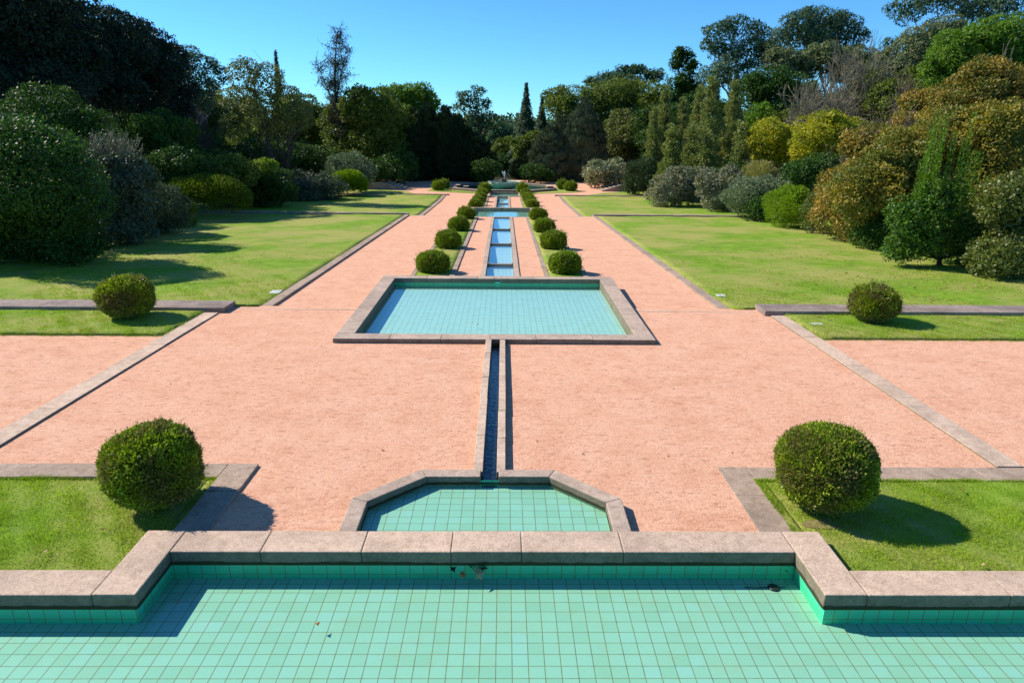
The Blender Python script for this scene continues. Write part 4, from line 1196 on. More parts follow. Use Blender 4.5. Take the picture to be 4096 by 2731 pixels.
leafy('shrub','glossy dark shrub at the left end of the fountain terrace','shrub','shrubs at the back of the fountain terrace',-11.41,77,-1.85,[(-11.72,76.04,-0.24,1.71,1.71,1.33),(-10.42,77,0.27,1.24,1.24,1.24)],leaf='camellia',ls=0.187,trunk=False)
leafy('shrub','low dark shrub beneath the shaded trees left of the terrace stairs','shrub','shrubs at the back of the fountain terrace',-13.47,74,-1.85,[(-13.51,73.03,-0.21,1.74,1.55,1.19),(-14.81,74,0.16,1.28,1.28,1.01)],leaf='deep',ls=0.187,trunk=False)
leafy('garden_tree','yellow-green tree glimpsed through the central gap','tree','trees closing the background',0.34,132,-5.06,[(-0.49,131.09,-0.11,1.62,1.62,1.79),(1.29,132,0.5,1.46,1.46,1.95),(0.33,133.1,-2.23,1.96,1.96,1.96)],leaf='oak',ls=0.328)
leafy('distant_tree','far rounded tree beyond the central gap, hazy green','tree','trees closing the background',1.08,210,-7.46,[(-0.91,208.42,2.78,2.82,2.66,2.05),(1.89,210,3.4,2.3,2,1.54),(4.26,211.58,0.69,2.83,2.83,2.31),(-2.83,209.35,0.3,2.31,2.31,2.57)],leaf='distant',ls=0.546)
leafy('hedge_tree','dark narrow evergreen standing in the central gap behind the fountain','tree','cypresses round the fountain terrace',-0.16,92,-2.01,[(-0.28,92,-0.7,0.8,0.8,1.94)],leaf='deep',ls=0.234)
profile_tree('spire_conifer','slender pointed conifer just right of the central gap','tree','cypresses round the fountain terrace',3.54,106,-3.11,[(3.34,106,-3.11,10.61,3.8)],'spruce',0.281,.42,P_SPIRE,'hang',2.6,.25,tier=.5,tn=11)
profile_tree('spire_conifer','shorter pointed conifer behind the slender one','tree','trees closing the background',6.74,120,-4.21,[(6.45,120,-4.21,9.37,3.61)],'spruce',0.312,.42,P_SPIRE,'hang',2.6,.25,tier=.5,tn=10)
leafy('garden_tree','light green tree at the foot of the slender conifer','tree','trees closing the background',3.16,102,-2.8,[(2.46,101.3,1.53,1.25,1.25,1.38),(4.16,102,2.01,1.5,1.5,1.63),(3.34,102.78,-0.03,1.38,1.38,1.51)],leaf='oak',ls=0.265)
leafy('cypress','black-green low cypress right of the fountain jet','tree','cypresses round the fountain terrace',2.53,90,-1.85,[(2.04,89.25,-0.99,1.16,1.1,1.15),(2.04,89.25,-0.42,0.86,0.86,0.72),(2.04,89.25,0.01,0.46,0.46,0.53),(2.04,88.95,-1.37,1.23,1.21,0.62),(3.4,90.75,-0.62,1.29,1.23,1.64),(3.4,90.75,0.2,0.96,0.96,1.02),(3.4,90.75,0.81,0.52,0.52,0.75),(3.4,90.45,-1.17,1.38,1.35,0.89)],'cypress',0.312,.25,'streak',nsub=70,bsub=(.12,.24),cover=3.4,split=.6,sub=0,ragged=False)
leafy('shrub','dark glossy shrub right of the fountain bowl','shrub','shrubs at the back of the fountain terrace',3.59,82,-1.85,[(3.41,81.26,-0.72,1.32,1.19,0.92),(4.87,82,-1.05,1.02,0.93,0.71)],leaf='camellia',ls=0.187,trunk=False)
leafy('weeping_cypress','grey-green twin topped weeping cypress right of the fountain','tree','cypresses round the fountain terrace',8.3,86,-1.85,[(5.55,85.25,0.4,2.29,2.18,3),(5.55,85.25,1.9,1.7,1.7,1.88),(5.55,85.25,3.02,0.92,0.92,1.38),(5.55,84.95,-0.6,2.44,2.4,1.62),(7.08,86.75,0.88,2.54,2.42,3.63),(7.08,86.75,2.69,1.89,1.89,2.27),(7.08,86.75,4.05,1.02,1.02,1.67),(7.08,86.45,-0.34,2.71,2.66,1.97),(8.85,86.25,1.16,2.4,2.29,4.02),(8.85,86.25,3.17,1.79,1.79,2.51),(8.85,86.25,4.68,0.96,0.96,1.84),(8.85,85.95,-0.18,2.56,2.52,2.18),(9.79,85.75,1.55,2.38,2.27,4.53),(9.79,85.75,3.81,1.77,1.77,2.83),(9.79,85.75,5.51,0.95,0.95,2.08),(9.79,85.45,0.04,2.54,2.5,2.45),(10.68,85.25,0.95,1.95,1.86,3.73),(10.68,85.25,2.82,1.45,1.45,2.33),(10.68,85.25,4.22,0.78,0.78,1.71),(10.68,84.95,-0.29,2.08,2.05,2.02)],'cypressgrey',0.328,.2,'streak',nsub=70,bsub=(.12,.24),cover=3.4,split=.6,sub=0,ragged=False)
leafy('oak_tree','wide olive green oak rising behind the right weeping cypress','tree','trees closing the background',20.17,114,-3.74,[(9.75,112.26,7.29,3.1,3.1,2.89),(16.04,114,8.69,3.57,3.21,2.47),(19.82,116.15,9.2,3.84,3.21,2.47),(23.46,113.19,8.48,2.89,2.89,2.48),(18.83,115.07,4.99,3.82,3.82,3.12),(22.1,112.25,5.66,3.12,3.12,3.12),(7.8,114,8.62,1.65,1.65,1.51),(14.25,115.55,6.95,2.76,2.76,2.76)],leaf='oak',ls=0.289,cover=2.2)
leafy('oak_tree','nearer olive oak with drooping lower branches beside the column conifers','tree','trees closing the background',16.37,94,-2.17,[(15.07,92.84,2.7,2.07,2.07,1.84),(17.24,94,3.25,2.19,2.19,2.19),(15.89,95.09,4.88,1.95,1.95,1.6),(18.14,93.48,1.33,1.85,1.85,1.62),(14.84,94.45,0.99,1.62,1.62,1.39)],leaf='olive',ls=0.234,cover=2.2)
leafy('domed_pine','row of far domed crowns above the olive oak','tree','trees closing the background',26.47,150,-5.62,[(21.1,148.7,14.2,2.33,1.4,0.98),(25.45,150,15.17,2.5,1.74,1.34),(27.74,151,15.93,1.79,1.07,0.8),(30.73,149.3,14.5,2.51,1.63,1.25),(18.25,150.5,13.28,1.79,1.08,0.81),(23.14,146.98,12.71,5.39,3.23,1.44)],leaf='euc',ls=0.351)
leafy('pine_tree','upright dark pine with rounded top left of the eucalyptus','tree','tall trees on the right',28,108,-3.27,[(26.22,107.07,14.4,1.66,1.25,0.96),(25.45,108,13.28,1.16,1,0.77),(28.01,108.65,13.24,1.16,1,0.77),(26.76,107.46,10.74,1.94,1.94,1.81),(28.44,108.51,9.41,1.82,1.82,1.69),(25.93,106.98,8.41,1.82,1.82,1.69),(27.78,108,6.48,2.62,2.56,1.97)],leaf='deep',ls=0.265,style='tuft',r0=.4)
leafy('eucalyptus','tall eucalyptus with open domed crown, left one of two','tree','tall trees on the right',33.31,100,-2.64,[(28.69,99.01,16.49,1.76,1.76,1.41),(31.24,100,17.49,2.46,1.68,1.29),(34.49,100.92,16.67,1.65,1.65,1.29),(33.22,99.4,14.86,2.13,1.54,1.18),(29.96,100.6,14.5,2.13,1.85,1.42),(31.16,98.4,12.3,2.86,2.17,1.67),(27.7,100,15.13,0.94,0.94,0.94),(29.23,101.14,11.36,2.03,2.02,1.55)],leaf='euc',ls=0.234,style='hang',bark='pale',r0=.4,cover=1.9,inner=.12,clump=34)
leafy('eucalyptus','tall broad eucalyptus with wide domed crown, right one of two','tree','tall trees on the right',49.47,108,-3.27,[(41.97,106.37,18.42,2.91,2.14,1.65),(45.65,108,19.65,3.28,1.97,1.52),(49.89,109.49,19.02,2.66,1.98,1.52),(51.49,107.57,17.63,1.53,1.53,1.4),(41.2,108.64,16.77,2.29,1.99,1.53),(44.59,106.36,16.72,2.93,1.99,1.53),(49.36,108,16.19,2.43,1.83,1.4),(47.74,110.13,18.49,3.81,2.28,1.52)],leaf='euc',ls=0.25,style='hang',bark='pale',r0=.45,cover=1.9,inner=.12,clump=34)
leafy('eucalyptus','pale olive eucalyptus below the broad domed one','tree','tall trees on the right',41.23,98,-2.48,[(36.93,96.5,12.9,2.68,2.12,1.63),(40.49,98,12.63,2.45,2.12,1.63),(35.54,99.04,14.03,1.86,1.86,1.51),(42.51,97.38,13.78,2.21,1.97,1.51),(45.48,98.65,12.73,2.34,2.34,1.99),(46.81,96.69,13.12,2.33,2.27,1.75)],leaf='eucpale',ls=0.234,style='hang',bark='pale',cover=2.1,clump=34)
profile_tree('drooping_conifer','dark drooping conifer between the columns and the tall eucalyptus','tree','tall trees on the right',28.76,90,-1.85,[(26.38,89.25,-1.85,10.3,1.6),(28.95,90.75,-1.85,10.82,1.63)],'spruce',0.281,.28,P_CONE,'hang',2.6,.25,tier=.5,tn=11)
leafy('column_conifer','short brown-tipped column conifer at the left of its group','tree','column conifers on the right',15.29,70,-1.85,[(14.86,70.06,-1.35,0.87,0.87,0.72),(14.95,70.06,-0.34,0.82,0.82,0.72),(14.9,70.07,0.66,0.8,0.8,0.72),(14.89,70.01,1.66,0.62,0.62,0.72),(14.87,69.96,2.67,0.68,0.68,0.72),(14.94,70.07,3.67,0.56,0.56,0.72),(14.78,70.04,4.67,0.4,0.4,0.72),(14.79,70.1,5.68,0.33,0.33,0.72),(14.85,70,5.7,0.16,0.16,0.56)],'columnar',.17,.42,'up',nsub=16,bsub=(.3,.5),cover=2.8,split=.9,sub=0,ragged=False)
leafy('column_conifer','tall column conifer, second from the left, with brown tip','tree','column conifers on the right',16.61,71,-1.85,[(16.05,70.95,-1.15,1.08,1.08,1.01),(15.89,71.09,0.26,1,1,1.01),(15.88,70.99,1.67,0.99,0.99,1.01),(16,71,3.07,0.83,0.83,1.01),(16.01,70.93,4.48,0.74,0.74,1.01),(16.03,71.13,5.89,0.56,0.56,1.01),(15.97,71.08,7.3,0.36,0.36,1.01),(16,71,7.41,0.2,0.2,0.69)],'columnar',.17,.42,'up',nsub=16,bsub=(.3,.5),cover=2.8,split=.9,sub=0,ragged=False)
leafy('column_conifer','slim column conifer between two taller ones','tree','column conifers on the right',18.22,70,-1.85,[(17.67,70.11,-1.3,0.81,0.81,0.8),(17.63,70.12,-0.19,0.9,0.9,0.8),(17.54,69.99,0.92,0.75,0.75,0.8),(17.5,70.03,2.03,0.74,0.74,0.8),(17.59,70.11,3.13,0.61,0.61,0.8),(17.73,69.9,4.24,0.53,0.53,0.8),(17.59,70.11,5.35,0.44,0.44,0.8),(17.52,70.12,6.46,0.34,0.34,0.8),(17.62,70,6.48,0.17,0.17,0.62)],'columnar',.17,.42,'up',nsub=16,bsub=(.3,.5),cover=2.8,split=.9,sub=0,ragged=False)
leafy('column_conifer','back column conifer just left of the tallest','tree','column conifers on the right',20.63,73,-1.85,[(19.83,72.94,-1.22,0.85,0.85,0.91),(19.81,72.98,0.04,0.81,0.81,0.91),(19.77,73.09,1.29,0.75,0.75,0.91),(19.73,72.88,2.55,0.85,0.85,0.91),(19.81,73.06,3.81,0.72,0.72,0.91),(19.78,72.93,5.07,0.55,0.55,0.91),(19.79,72.89,6.32,0.5,0.5,0.91),(19.95,72.92,7.58,0.35,0.35,0.91),(19.86,73,7.61,0.18,0.18,0.7)],'columnar',.17,.42,'up',nsub=16,bsub=(.3,.5),cover=2.8,split=.9,sub=0,ragged=False)
leafy('column_conifer','tallest column conifer in the middle of the group','tree','column conifers on the right',20.29,67,-1.85,[(19.31,66.86,-0.99,1.28,1.28,1.24),(19.43,66.88,0.74,1.16,1.16,1.24),(19.32,67.18,2.47,0.97,0.97,1.24),(19.64,67.17,4.19,1.05,1.05,1.24),(19.44,67.11,5.92,0.77,0.77,1.24),(19.32,66.96,7.65,0.5,0.5,1.24),(19.48,67,7.89,0.25,0.25,0.73)],'columnar',.17,.42,'up',nsub=16,bsub=(.3,.5),cover=2.8,split=.9,sub=0,ragged=False)
leafy('column_conifer','dark column conifer at the right of the tallest','tree','column conifers on the right',23.46,70,-1.85,[(22.52,69.95,-1.11,0.93,0.93,1.07),(22.45,70.05,0.38,0.94,0.94,1.07),(22.65,70.13,1.87,0.87,0.87,1.07),(22.45,69.97,3.35,0.97,0.97,1.07),(22.5,69.84,4.84,0.78,0.78,1.07),(22.38,69.9,6.33,0.62,0.62,1.07),(22.51,70.15,7.82,0.37,0.37,1.07),(22.54,70,7.94,0.22,0.22,0.73)],'columnar',.17,.42,'up',nsub=16,bsub=(.3,.5),cover=2.8,split=.9,sub=0,ragged=False)
leafy('column_conifer','low cone conifer at the front left of the column group','tree','column conifers on the right',15.35,63,-1.85,[(14.96,63.15,-1.23,0.9,0.9,0.89),(15.03,63.08,0.01,0.95,0.95,0.89),(15.17,63.06,1.24,0.88,0.88,0.89),(15.05,63.1,2.48,0.59,0.59,0.89),(15.01,63.05,3.72,0.46,0.46,0.89),(15.04,63,3.97,0.2,0.2,0.43)],'columnar',.17,.42,'up',nsub=16,bsub=(.3,.5),cover=2.8,split=.9,sub=0,ragged=False)
leafy('column_conifer','low cone conifer front centre beneath the slim column','tree','column conifers on the right',16.85,62,-1.85,[(16.39,62.05,-1.21,0.97,0.97,0.92),(16.42,61.89,0.08,0.93,0.93,0.92),(16.47,62.13,1.36,0.77,0.77,0.92),(16.58,62.05,2.64,0.63,0.63,0.92),(16.45,61.88,3.93,0.46,0.46,0.92),(16.5,62,4.18,0.19,0.19,0.45)],'columnar',.17,.42,'up',nsub=16,bsub=(.3,.5),cover=2.8,split=.9,sub=0,ragged=False)
leafy('column_conifer','bulky front cone conifer merging with the tallest column','tree','column conifers on the right',17.8,61,-1.85,[(17.62,61,-1.14,1.15,1.15,1.03),(17.6,61.11,0.3,1.12,1.12,1.03),(17.64,61.11,1.73,1,1,1.03),(17.66,61.13,3.16,0.61,0.61,1.03),(17.49,61,3.53,0.27,0.27,0.4)],'columnar',.17,.42,'up',nsub=16,bsub=(.3,.5),cover=2.8,split=.9,sub=0,ragged=False)
leafy('column_conifer','small separate cone conifer beside the yellow bush','tree','column conifers on the right',20.74,60,-1.85,[(20.36,59.9,-1.19,0.98,0.98,0.95),(20.31,59.93,0.13,0.91,0.91,0.95),(20.17,59.95,1.44,0.77,0.77,0.95),(20.24,59.92,2.76,0.75,0.75,0.95),(20.14,59.96,4.08,0.47,0.47,0.95),(20.29,60,4.34,0.21,0.21,0.46)],'columnar',.17,.42,'up',nsub=16,bsub=(.3,.5),cover=2.8,split=.9,sub=0,ragged=False)
leafy('garden_tree','dark green broadleaf tree below the eucalyptus crowns','tree','tall trees on the right',33.51,86,-1.85,[(31.59,84.38,9.56,2.89,1.88,1.44),(30.37,86,8.43,2.18,2.18,1.97),(35.09,87.34,8.39,2.38,2.29,1.76),(32.79,85.15,6.47,3.03,2.44,1.88)],leaf='camellia',ls=0.234)
leafy('garden_tree','small fresh green conifer behind the left yellow bush','tree','tall trees on the right',26.51,72,-1.85,[(25.61,71.34,5.58,1.18,1.18,1.23),(26.31,72,4.25,1.32,1.32,1.23)],leaf='bright',ls=0.172,style='up')
bare('bare_tree','grey leafless tree with dense upright twigs','tree','tall trees on the right',35.53,72,-1.85,12.53,3.91,stems=15,levels=5,r0=.10,upb=.9)
bare('bare_tree','low leafless dome of brown twigs left of the bare tree','tree','tall trees on the right',30.37,68,-1.85,8.97,3.87,stems=16,levels=5,r0=.06,bark='twig')
bare('bare_tree','reddish leafless twigs right of the bare tree','tree','tall trees on the right',36.93,66,-1.85,8.9,2.77,stems=12,levels=5,r0=.05,bark='red')
leafy('eucalyptus','tall eucalyptus with reddish trunk cut by the top right frame','tree','tall trees on the right',58.46,92,-2.01,[(49.15,90.8,18.44,2.15,1.81,1.39),(53.03,92,20.12,2.94,2.08,1.6),(58.91,93.65,20.35,2.94,2.5,1.92),(61.34,91.28,19.22,2.57,1.81,1.39),(49.5,92.46,14.81,1.63,1.27,0.98),(58.81,90.34,18.09,2.96,1.77,1.29)],leaf='euc',ls=0.218,style='hang',bark='pale',r0=.4,cover=1.9,inner=.12,clump=34)
leafy('eucalyptus','darker eucalyptus filling under the top right tree','tree','tall trees on the right',52.49,88,-1.85,[(48.95,86.6,14.18,2.5,2.3,1.77),(52.61,88,15.7,2.49,2.02,1.55),(46.72,88.88,12.69,1.57,1.57,1.26),(48.45,87.19,11.11,2.89,2.6,2),(44.74,88.59,10.93,2.11,2.05,1.58),(50.63,86.53,12.76,2.62,2.31,1.78)],leaf='eucpale',ls=0.218,style='hang',bark='pale',cover=2.1,clump=34)
leafy('broadleaf_tree','bright green broadleaf tree rising at the right edge','tree','tall trees on the right',43.46,64,-1.85,[(38.96,62.77,10.82,2.2,2.2,1.75),(42.56,64,11.96,2.35,2.35,1.82),(46.13,65.28,11.31,2.28,2.28,2.51),(38.53,63.48,8.59,1.84,1.84,1.61),(42.36,64.71,8.89,2.54,2.54,2.07),(44.43,62.57,7.71,2.55,2.55,2.24),(47.38,64,11.02,2.28,2.28,3.04)],leaf='bright',ls=0.195,cover=2.4)
bare('bare_tree','small leafless sapling in front of the bright green tree','tree','tall trees on the right',39.77,58,-1.79,10.41,1.89,stems=5,levels=5,r0=.05,bark='twig')
leafy('yellow_bush','yellow-green bush beside the column conifers','shrub','yellow bushes',23.14,60,-1.85,[(22.36,59.09,3.65,1.62,1.62,1.4),(24.01,60,2.7,1.33,1.33,1.48),(22.33,60.62,2.41,1.11,1.11,1.26)],leaf='yellow',ls=0.172,trunk=False,cover=2.6)
leafy('yellow_bush','tall bright yellow bush beside the bare twigs','shrub','yellow bushes',25.29,55,-1.7,[(24.34,53.98,3.94,1.82,1.82,1.42),(25.85,55,3.75,1.49,1.49,1.55),(24.35,55.72,2.6,1.29,1.29,1.29)],leaf='yellow',ls=0.164,trunk=False,cover=2.6)
leafy('yellow_bush','small yellow-green bush peeping out behind the tall yellow one','shrub','yellow bushes',28.77,57,-1.76,[(28.17,57,4.27,0.87,0.87,0.98)],leaf='yellow',ls=0.156,trunk=False)
leafy('autumn_tree','huge orange-brown leaved tree spreading along the right edge','tree','autumn plants at the right edge',27.74,40,-1.13,[(25.73,38.5,5.52,2.68,2.09,1.61),(24.63,40,4.97,2.15,1.78,1.37),(29.53,41.09,5.86,1.94,1.94,1.6),(25.55,39.25,3.59,2.67,2.12,1.63),(29.27,40.76,3.22,2.73,2.58,1.98),(29.84,38.9,4.44,1.97,1.97,2.46)],leaf='orange',ls=0.133,cover=2.6,r0=.3)
leafy('autumn_shrub','orange-brown leaved shrub reaching down to the right lawn','shrub','autumn plants at the right edge',18.1,34.5,-0.95,[(17.47,33.42,0.82,1.92,1.92,1.62),(16.94,34.5,1.34,1.09,1.09,1.17),(19.84,35.47,2.14,1.72,1.72,1.6),(17.94,34.15,3.45,1.24,1.24,1.02),(19.24,34.97,-0.44,1.68,1.2,0.93)],leaf='orange',ls=0.117,trunk=False,cover=2.8)
bare('twiggy_shrub','purplish grey twiggy shrub above the orange-brown shrub','shrub','autumn plants at the right edge',20.6,37.5,-1.05,5.18,2.17,stems=12,levels=5,r0=.04,bark='red')
shooting('shooting_shrub','glossy green shrub with tall upright shoots and dark low trunk','shrub','autumn plants at the right edge',17.12,26,-0.68,[(15.5,25.54,1.26,0.83,0.83,0.73),(16.67,26,1.79,0.76,0.76,0.82),(17.82,26.58,0.39,1.04,1.04,0.9),(15.96,25.74,0.34,0.94,0.78,0.6),(18.43,26.19,-0.31,0.67,0.66,0.51),(15.15,25.68,0.01,0.57,0.57,0.44)],leaf='shootgreen',ls=0.101,cover=2.2)
leafy('edge_shrub','tall olive green shrub cut by the right frame edge','shrub','autumn plants at the right edge',18.14,24.5,-0.63,[(17.87,24.01,1.93,0.87,0.87,0.93),(18.86,24.5,0.88,1.1,1.1,0.88),(19.93,25.02,1.68,0.93,0.93,1.56)],leaf='greenorange',ls=0.101,trunk=False,cover=2.6)
leafy('edge_shrub','olive-brown low shrub at the right edge above the lawn shade','shrub','autumn plants at the right edge',17.48,24,-0.61,[(17.58,23.46,0.15,0.97,0.93,0.72),(18.77,24,-0.3,0.78,0.78,0.63),(19.93,24.44,-0.14,0.78,0.78,0.94)],leaf='greenorange',ls=0.101,trunk=False,cover=2.6)
leafy('shrub','pale cream-leaved shrub by the right stairs','shrub','shrubs edging the right lawn',10.76,75,-1.85,[(10.18,74.22,0.05,1.4,1.21,0.93),(12.02,75,-0.25,1.4,1.4,1.21),(9.78,75.52,-0.94,0.93,0.93,0.84),(11.2,74.63,-0.87,1.31,1.09,0.84)],leaf='whiteleaf',ls=0.172,trunk=False)
leafy('shrub','feathery green conifer shrub right of the far stairs','shrub','shrubs edging the right lawn',13.38,68,-1.85,[(13.46,67.29,-0.04,1.27,1.27,1.44),(12.6,68,-1.05,0.85,0.85,0.85),(14.48,68.52,-0.74,0.93,0.93,1.1)],leaf='spruce',ls=0.203,asp=.3,style='up',trunk=False)
leafy('shrub','rounded silver-pink shrub at the far end of the right lawn','shrub','shrubs edging the right lawn',14.44,57,-1.76,[(13.25,56.28,-0.58,1.29,1.29,1.22),(14.52,57,-0.14,1.35,1.35,1.43),(16.1,57.76,-0.33,1.36,1.36,1.5)],leaf='pinkish',ls=0.14,trunk=False)
leafy('shrub','grey-brown shrub next to the silver-pink one','shrub','shrubs edging the right lawn',16.42,53,-1.64,[(16.03,52.37,-0.21,1.13,1.13,1.33),(17.52,53,0.07,1.39,1.39,1.33),(17.28,53.75,-1.18,1.34,0.87,0.67)],leaf='pinkish',ls=0.14,trunk=False)
leafy('shrub','wide silver-grey shrub where the low wall ends','shrub','shrubs edging the right lawn',16.72,46,-1.33,[(16.05,45.25,0.15,1.33,1.33,1.04),(17.81,46,0.38,1.1,1.1,0.87),(16.1,46.46,-0.63,0.81,0.68,0.52)],leaf='silver',ls=0.125,asp=.35,style='up',trunk=False)
leafy('shrub','dark green low shrub touching the end of the right wall','shrub','shrubs edging the right lawn',16.09,43.5,-1.25,[(16.36,43.5,-0.54,0.88,0.88,0.77)],leaf='camellia',ls=0.117,trunk=False)
leafy('heather_mound','bright green feathery mound on the right lawn edge','shrub','shrubs edging the right lawn',16.57,40,-1.13,[(16.82,40,-0.04,1.34,1.34,1.06)],leaf='heather',ls=0.172,asp=.16,style='up',trunk=False,cover=3.2,clump=12)
leafy('shrub','deep green shrub between the bright mound and the orange shrub','shrub','shrubs edging the right lawn',16.89,37,-1.04,[(17.09,37,0.07,0.7,0.7,1.03)],leaf='greenorange',ls=0.117,trunk=False)
leafy('shrub','glossy dark shrub under the tall yellow bush','shrub','shrubs edging the right lawn',20.9,47,-1.46,[(20.17,46.28,1.42,1.29,1.29,1),(21.6,47,1.75,1.11,1.11,1.05),(19.93,47.59,0.66,1.06,0.84,0.65)],leaf='camellia',ls=0.133,trunk=False)
leafy('shrub','straw-coloured feathery shrub before the left yellow bush','shrub','shrubs edging the right lawn',19.1,52,-1.61,[(18.92,51.46,1.06,0.97,0.97,0.91),(18.8,52,0.39,1.3,0.85,0.65)],leaf='straw',ls=0.203,asp=.14,style='up',trunk=False,cover=1.8)
leafy('shrub','dark green shrub at the foot of the bulky cone conifer','shrub','shrubs edging the right lawn',19.55,59,-1.82,[(19.46,58.38,0.71,1.1,1.1,0.88),(18.3,59,0.3,0.96,0.96,0.74)],leaf='deep',ls=0.156,trunk=False)
leafy('rhododendron','huge glossy dark green rhododendron at the left edge of the lawn','shrub','shrubs edging the left lawn',-16.91,25.5,-0.66,[(-16.36,24.35,2.29,2.05,2.05,1.82),(-16.2,25.5,1.34,1.4,1.4,1.68),(-18.68,26.68,0.1,2.1,1.68,1.29),(-15.93,25.17,0.04,1.17,1.1,0.84),(-17.7,25.87,3.54,1.32,1.17,0.9),(-16.01,25.01,3.18,0.87,0.87,0.72),(-19.42,25.5,1.79,1.74,1.74,2.38)],leaf='camellia',ls=0.101,cover=2.6)
bare('twiggy_shrub','grey twiggy shrub behind the huge left rhododendron','shrub','shrubs edging the left lawn',-17.27,31,-0.84,3.91,1.5,stems=12,levels=5,r0=.04,bark='twig',leaf='greyblue',nleaf=9000,ls=0.078)
leafy('shrub','dark shrub under the grey twigs beside the rhododendron','shrub','shrubs edging the left lawn',-16.9,30.5,-0.82,[(-16.94,29.86,1.58,1.14,1.14,1.44),(-16.05,30.5,1.71,0.95,0.95,1.25),(-17.79,30.96,2.41,0.83,0.83,0.75),(-17.26,30.14,0.06,1.27,1.25,0.96),(-16.44,30.77,0.07,0.96,0.96,0.77)],leaf='greyblue',ls=0.117,trunk=False)
leafy('garden_tree','broad domed green shrub above the left rhododendron','shrub','shrubs edging the left lawn',-25.79,41,-1.17,[(-24.6,39.5,4.17,2.68,2.06,1.59),(-23.95,41,3.42,1.79,1.79,1.4),(-27.71,41.95,3.79,1.69,1.69,1.44),(-25.17,40.23,2.29,2.76,1.96,1.51)],leaf='deep',ls=0.14,trunk=False)
leafy('garden_tree','round fine-leaved green bush in the shade of the tall left trees','shrub','shrubs edging the left lawn',-22.53,47,-1.46,[(-21.75,45.94,3.14,1.89,1.89,1.78),(-22.52,47,1.86,1.73,1.5,1.16)],leaf='deep',ls=0.14,style='up',trunk=False)
leafy('shrub','grey-blue shrub spreading along the left lawn edge','shrub','shrubs edging the left lawn',-17.87,34.5,-0.95,[(-17.78,33.43,0.39,1.9,1.63,1.25),(-17.29,34.5,-0.11,1.43,1.18,0.91),(-19.91,35.23,-0.27,1.3,1.3,1.04),(-16.42,34.22,0.57,0.99,0.99,0.82)],leaf='greyblue',ls=0.109,asp=.4,style='up',trunk=False)
leafy('shrub','glossy rounded shrub with sunlit top behind the clipped mound','shrub','shrubs edging the left lawn',-20.41,44,-1.27,[(-20.01,42.97,1.75,1.84,1.27,0.98),(-19.5,44,1.69,1.25,1.25,0.98),(-21.8,44.73,1.25,1.3,1.13,0.87),(-20.19,43.47,1.14,1.91,1.14,0.87)],leaf='camellia',ls=0.133,trunk=False)
mound('clipped_mound','large smooth clipped olive green mound on the left lawn edge','hedge','shrubs edging the left lawn',-17.58,42.3,-1.21,[(-17.99,42.3,-0.1,2.78,2.22,1.45)],leaf='mound')
leafy('shrub','small light green bush before the clipped mound','shrub','shrubs edging the left lawn',-17.27,37.8,-1.06,[(-17.6,37.8,-0.29,0.74,0.74,0.9)],leaf='mound',ls=0.109,trunk=False)
leafy('shrub','dark shrub bank right of the clipped mound','shrub','shrubs edging the left lawn',-18.92,53,-1.64,[(-20.01,51.93,0.49,1.9,1.9,1.51),(-17.48,53,-0.21,1.71,1.71,1.38),(-19.61,54.07,-0.58,1.91,1.63,1.25),(-21.29,52.54,-0.14,1.65,1.65,1.51)],leaf='deep',ls=0.156,trunk=False)
leafy('shrub','yellow-green sprig lit by sun above the dark shrub bank','shrub','shrubs edging the left lawn',-17.69,52,-1.61,[(-17.47,51.5,1.38,0.9,0.67,0.51),(-18.07,52,0.94,0.64,0.58,0.45)],leaf='sprig',ls=0.14,trunk=False)
leafy('shrub','blue-green low shrub bank farther along the left lawn','shrub','shrubs edging the left lawn',-16.65,61,-1.85,[(-17.22,59.77,-0.77,2.2,1.58,1.21),(-15.61,61,-0.86,1.82,1.38,1.06)],leaf='greyblue',ls=0.156,trunk=False)
mound('clipped_mound','smaller far clipped mound with bright green edge on the left','hedge','shrubs edging the left lawn',-14.11,64.5,-1.85,[(-14.17,64.5,-0.87,1.64,1.32,1.12)],leaf='heather')
leafy('shrub','grey-green shrub behind the far clipped mound','shrub','shrubs edging the left lawn',-14.77,69,-1.85,[(-14.85,68,0.49,1.79,1.55,1.19),(-13.83,69,-0.18,1.2,1.2,1.03)],leaf='silver',ls=0.187,trunk=False,style='up')
bare('bare_tree','pale leafless branches before the dark pines on the left','tree','tall trees on the left',-25.32,60,-1.85,5.23,2.53,stems=4,levels=5,r0=.06,bark='dark')
leafy('forest_tree','dark understory tree behind the round fine-leaved bush','tree','trees closing the background',-36.88,70,-1.85,[(-35.48,68.33,2.92,2.98,2.98,2.55),(-32.18,70,2.51,2.56,2.56,2.13),(-29.76,71.2,2.09,2.14,2.14,2.14)],leaf='deep',ls=0.218)
leafy('forest_tree','dark understory tree behind the many stems','tree','trees closing the background',-25.1,76,-1.85,[(-25.82,74.43,0.71,2.8,2.43,1.87),(-23.12,76,0.44,2.81,2.31,1.78),(-20.7,77.31,0.16,2.34,2.19,1.69)],leaf='deep',ls=0.218)
leafy('forest_tree','shaded tree closing the view left of the cypresses','tree','trees closing the background',-13.76,84,-1.85,[(-14.81,82.57,3.84,2.55,2.55,3.06),(-13.07,84,2.87,2.56,2.56,3.59),(-11.61,84.86,3.85,1.53,1.53,2.56)],leaf='oak',ls=0.265)
leafy('forest_tree','dark tree closing the gap behind the right cypresses','tree','trees closing the background',14.89,102,-2.8,[(10.72,99.89,1.64,3.76,3.76,3.76),(15.36,102,1.02,3.77,3.77,3.14),(7.31,103.41,0.28,2.52,2.52,2.52)],leaf='deep',ls=0.281)
leafy('forest_tree','dark tree behind the column conifers','tree','trees closing the background',22.69,90,-1.85,[(20.84,88.14,2.58,3.32,3.32,3.87),(25.56,90,4.16,3.3,3.3,4.4),(19.2,91.23,4.1,2.2,2.2,3.3)],leaf='deep',ls=0.265)
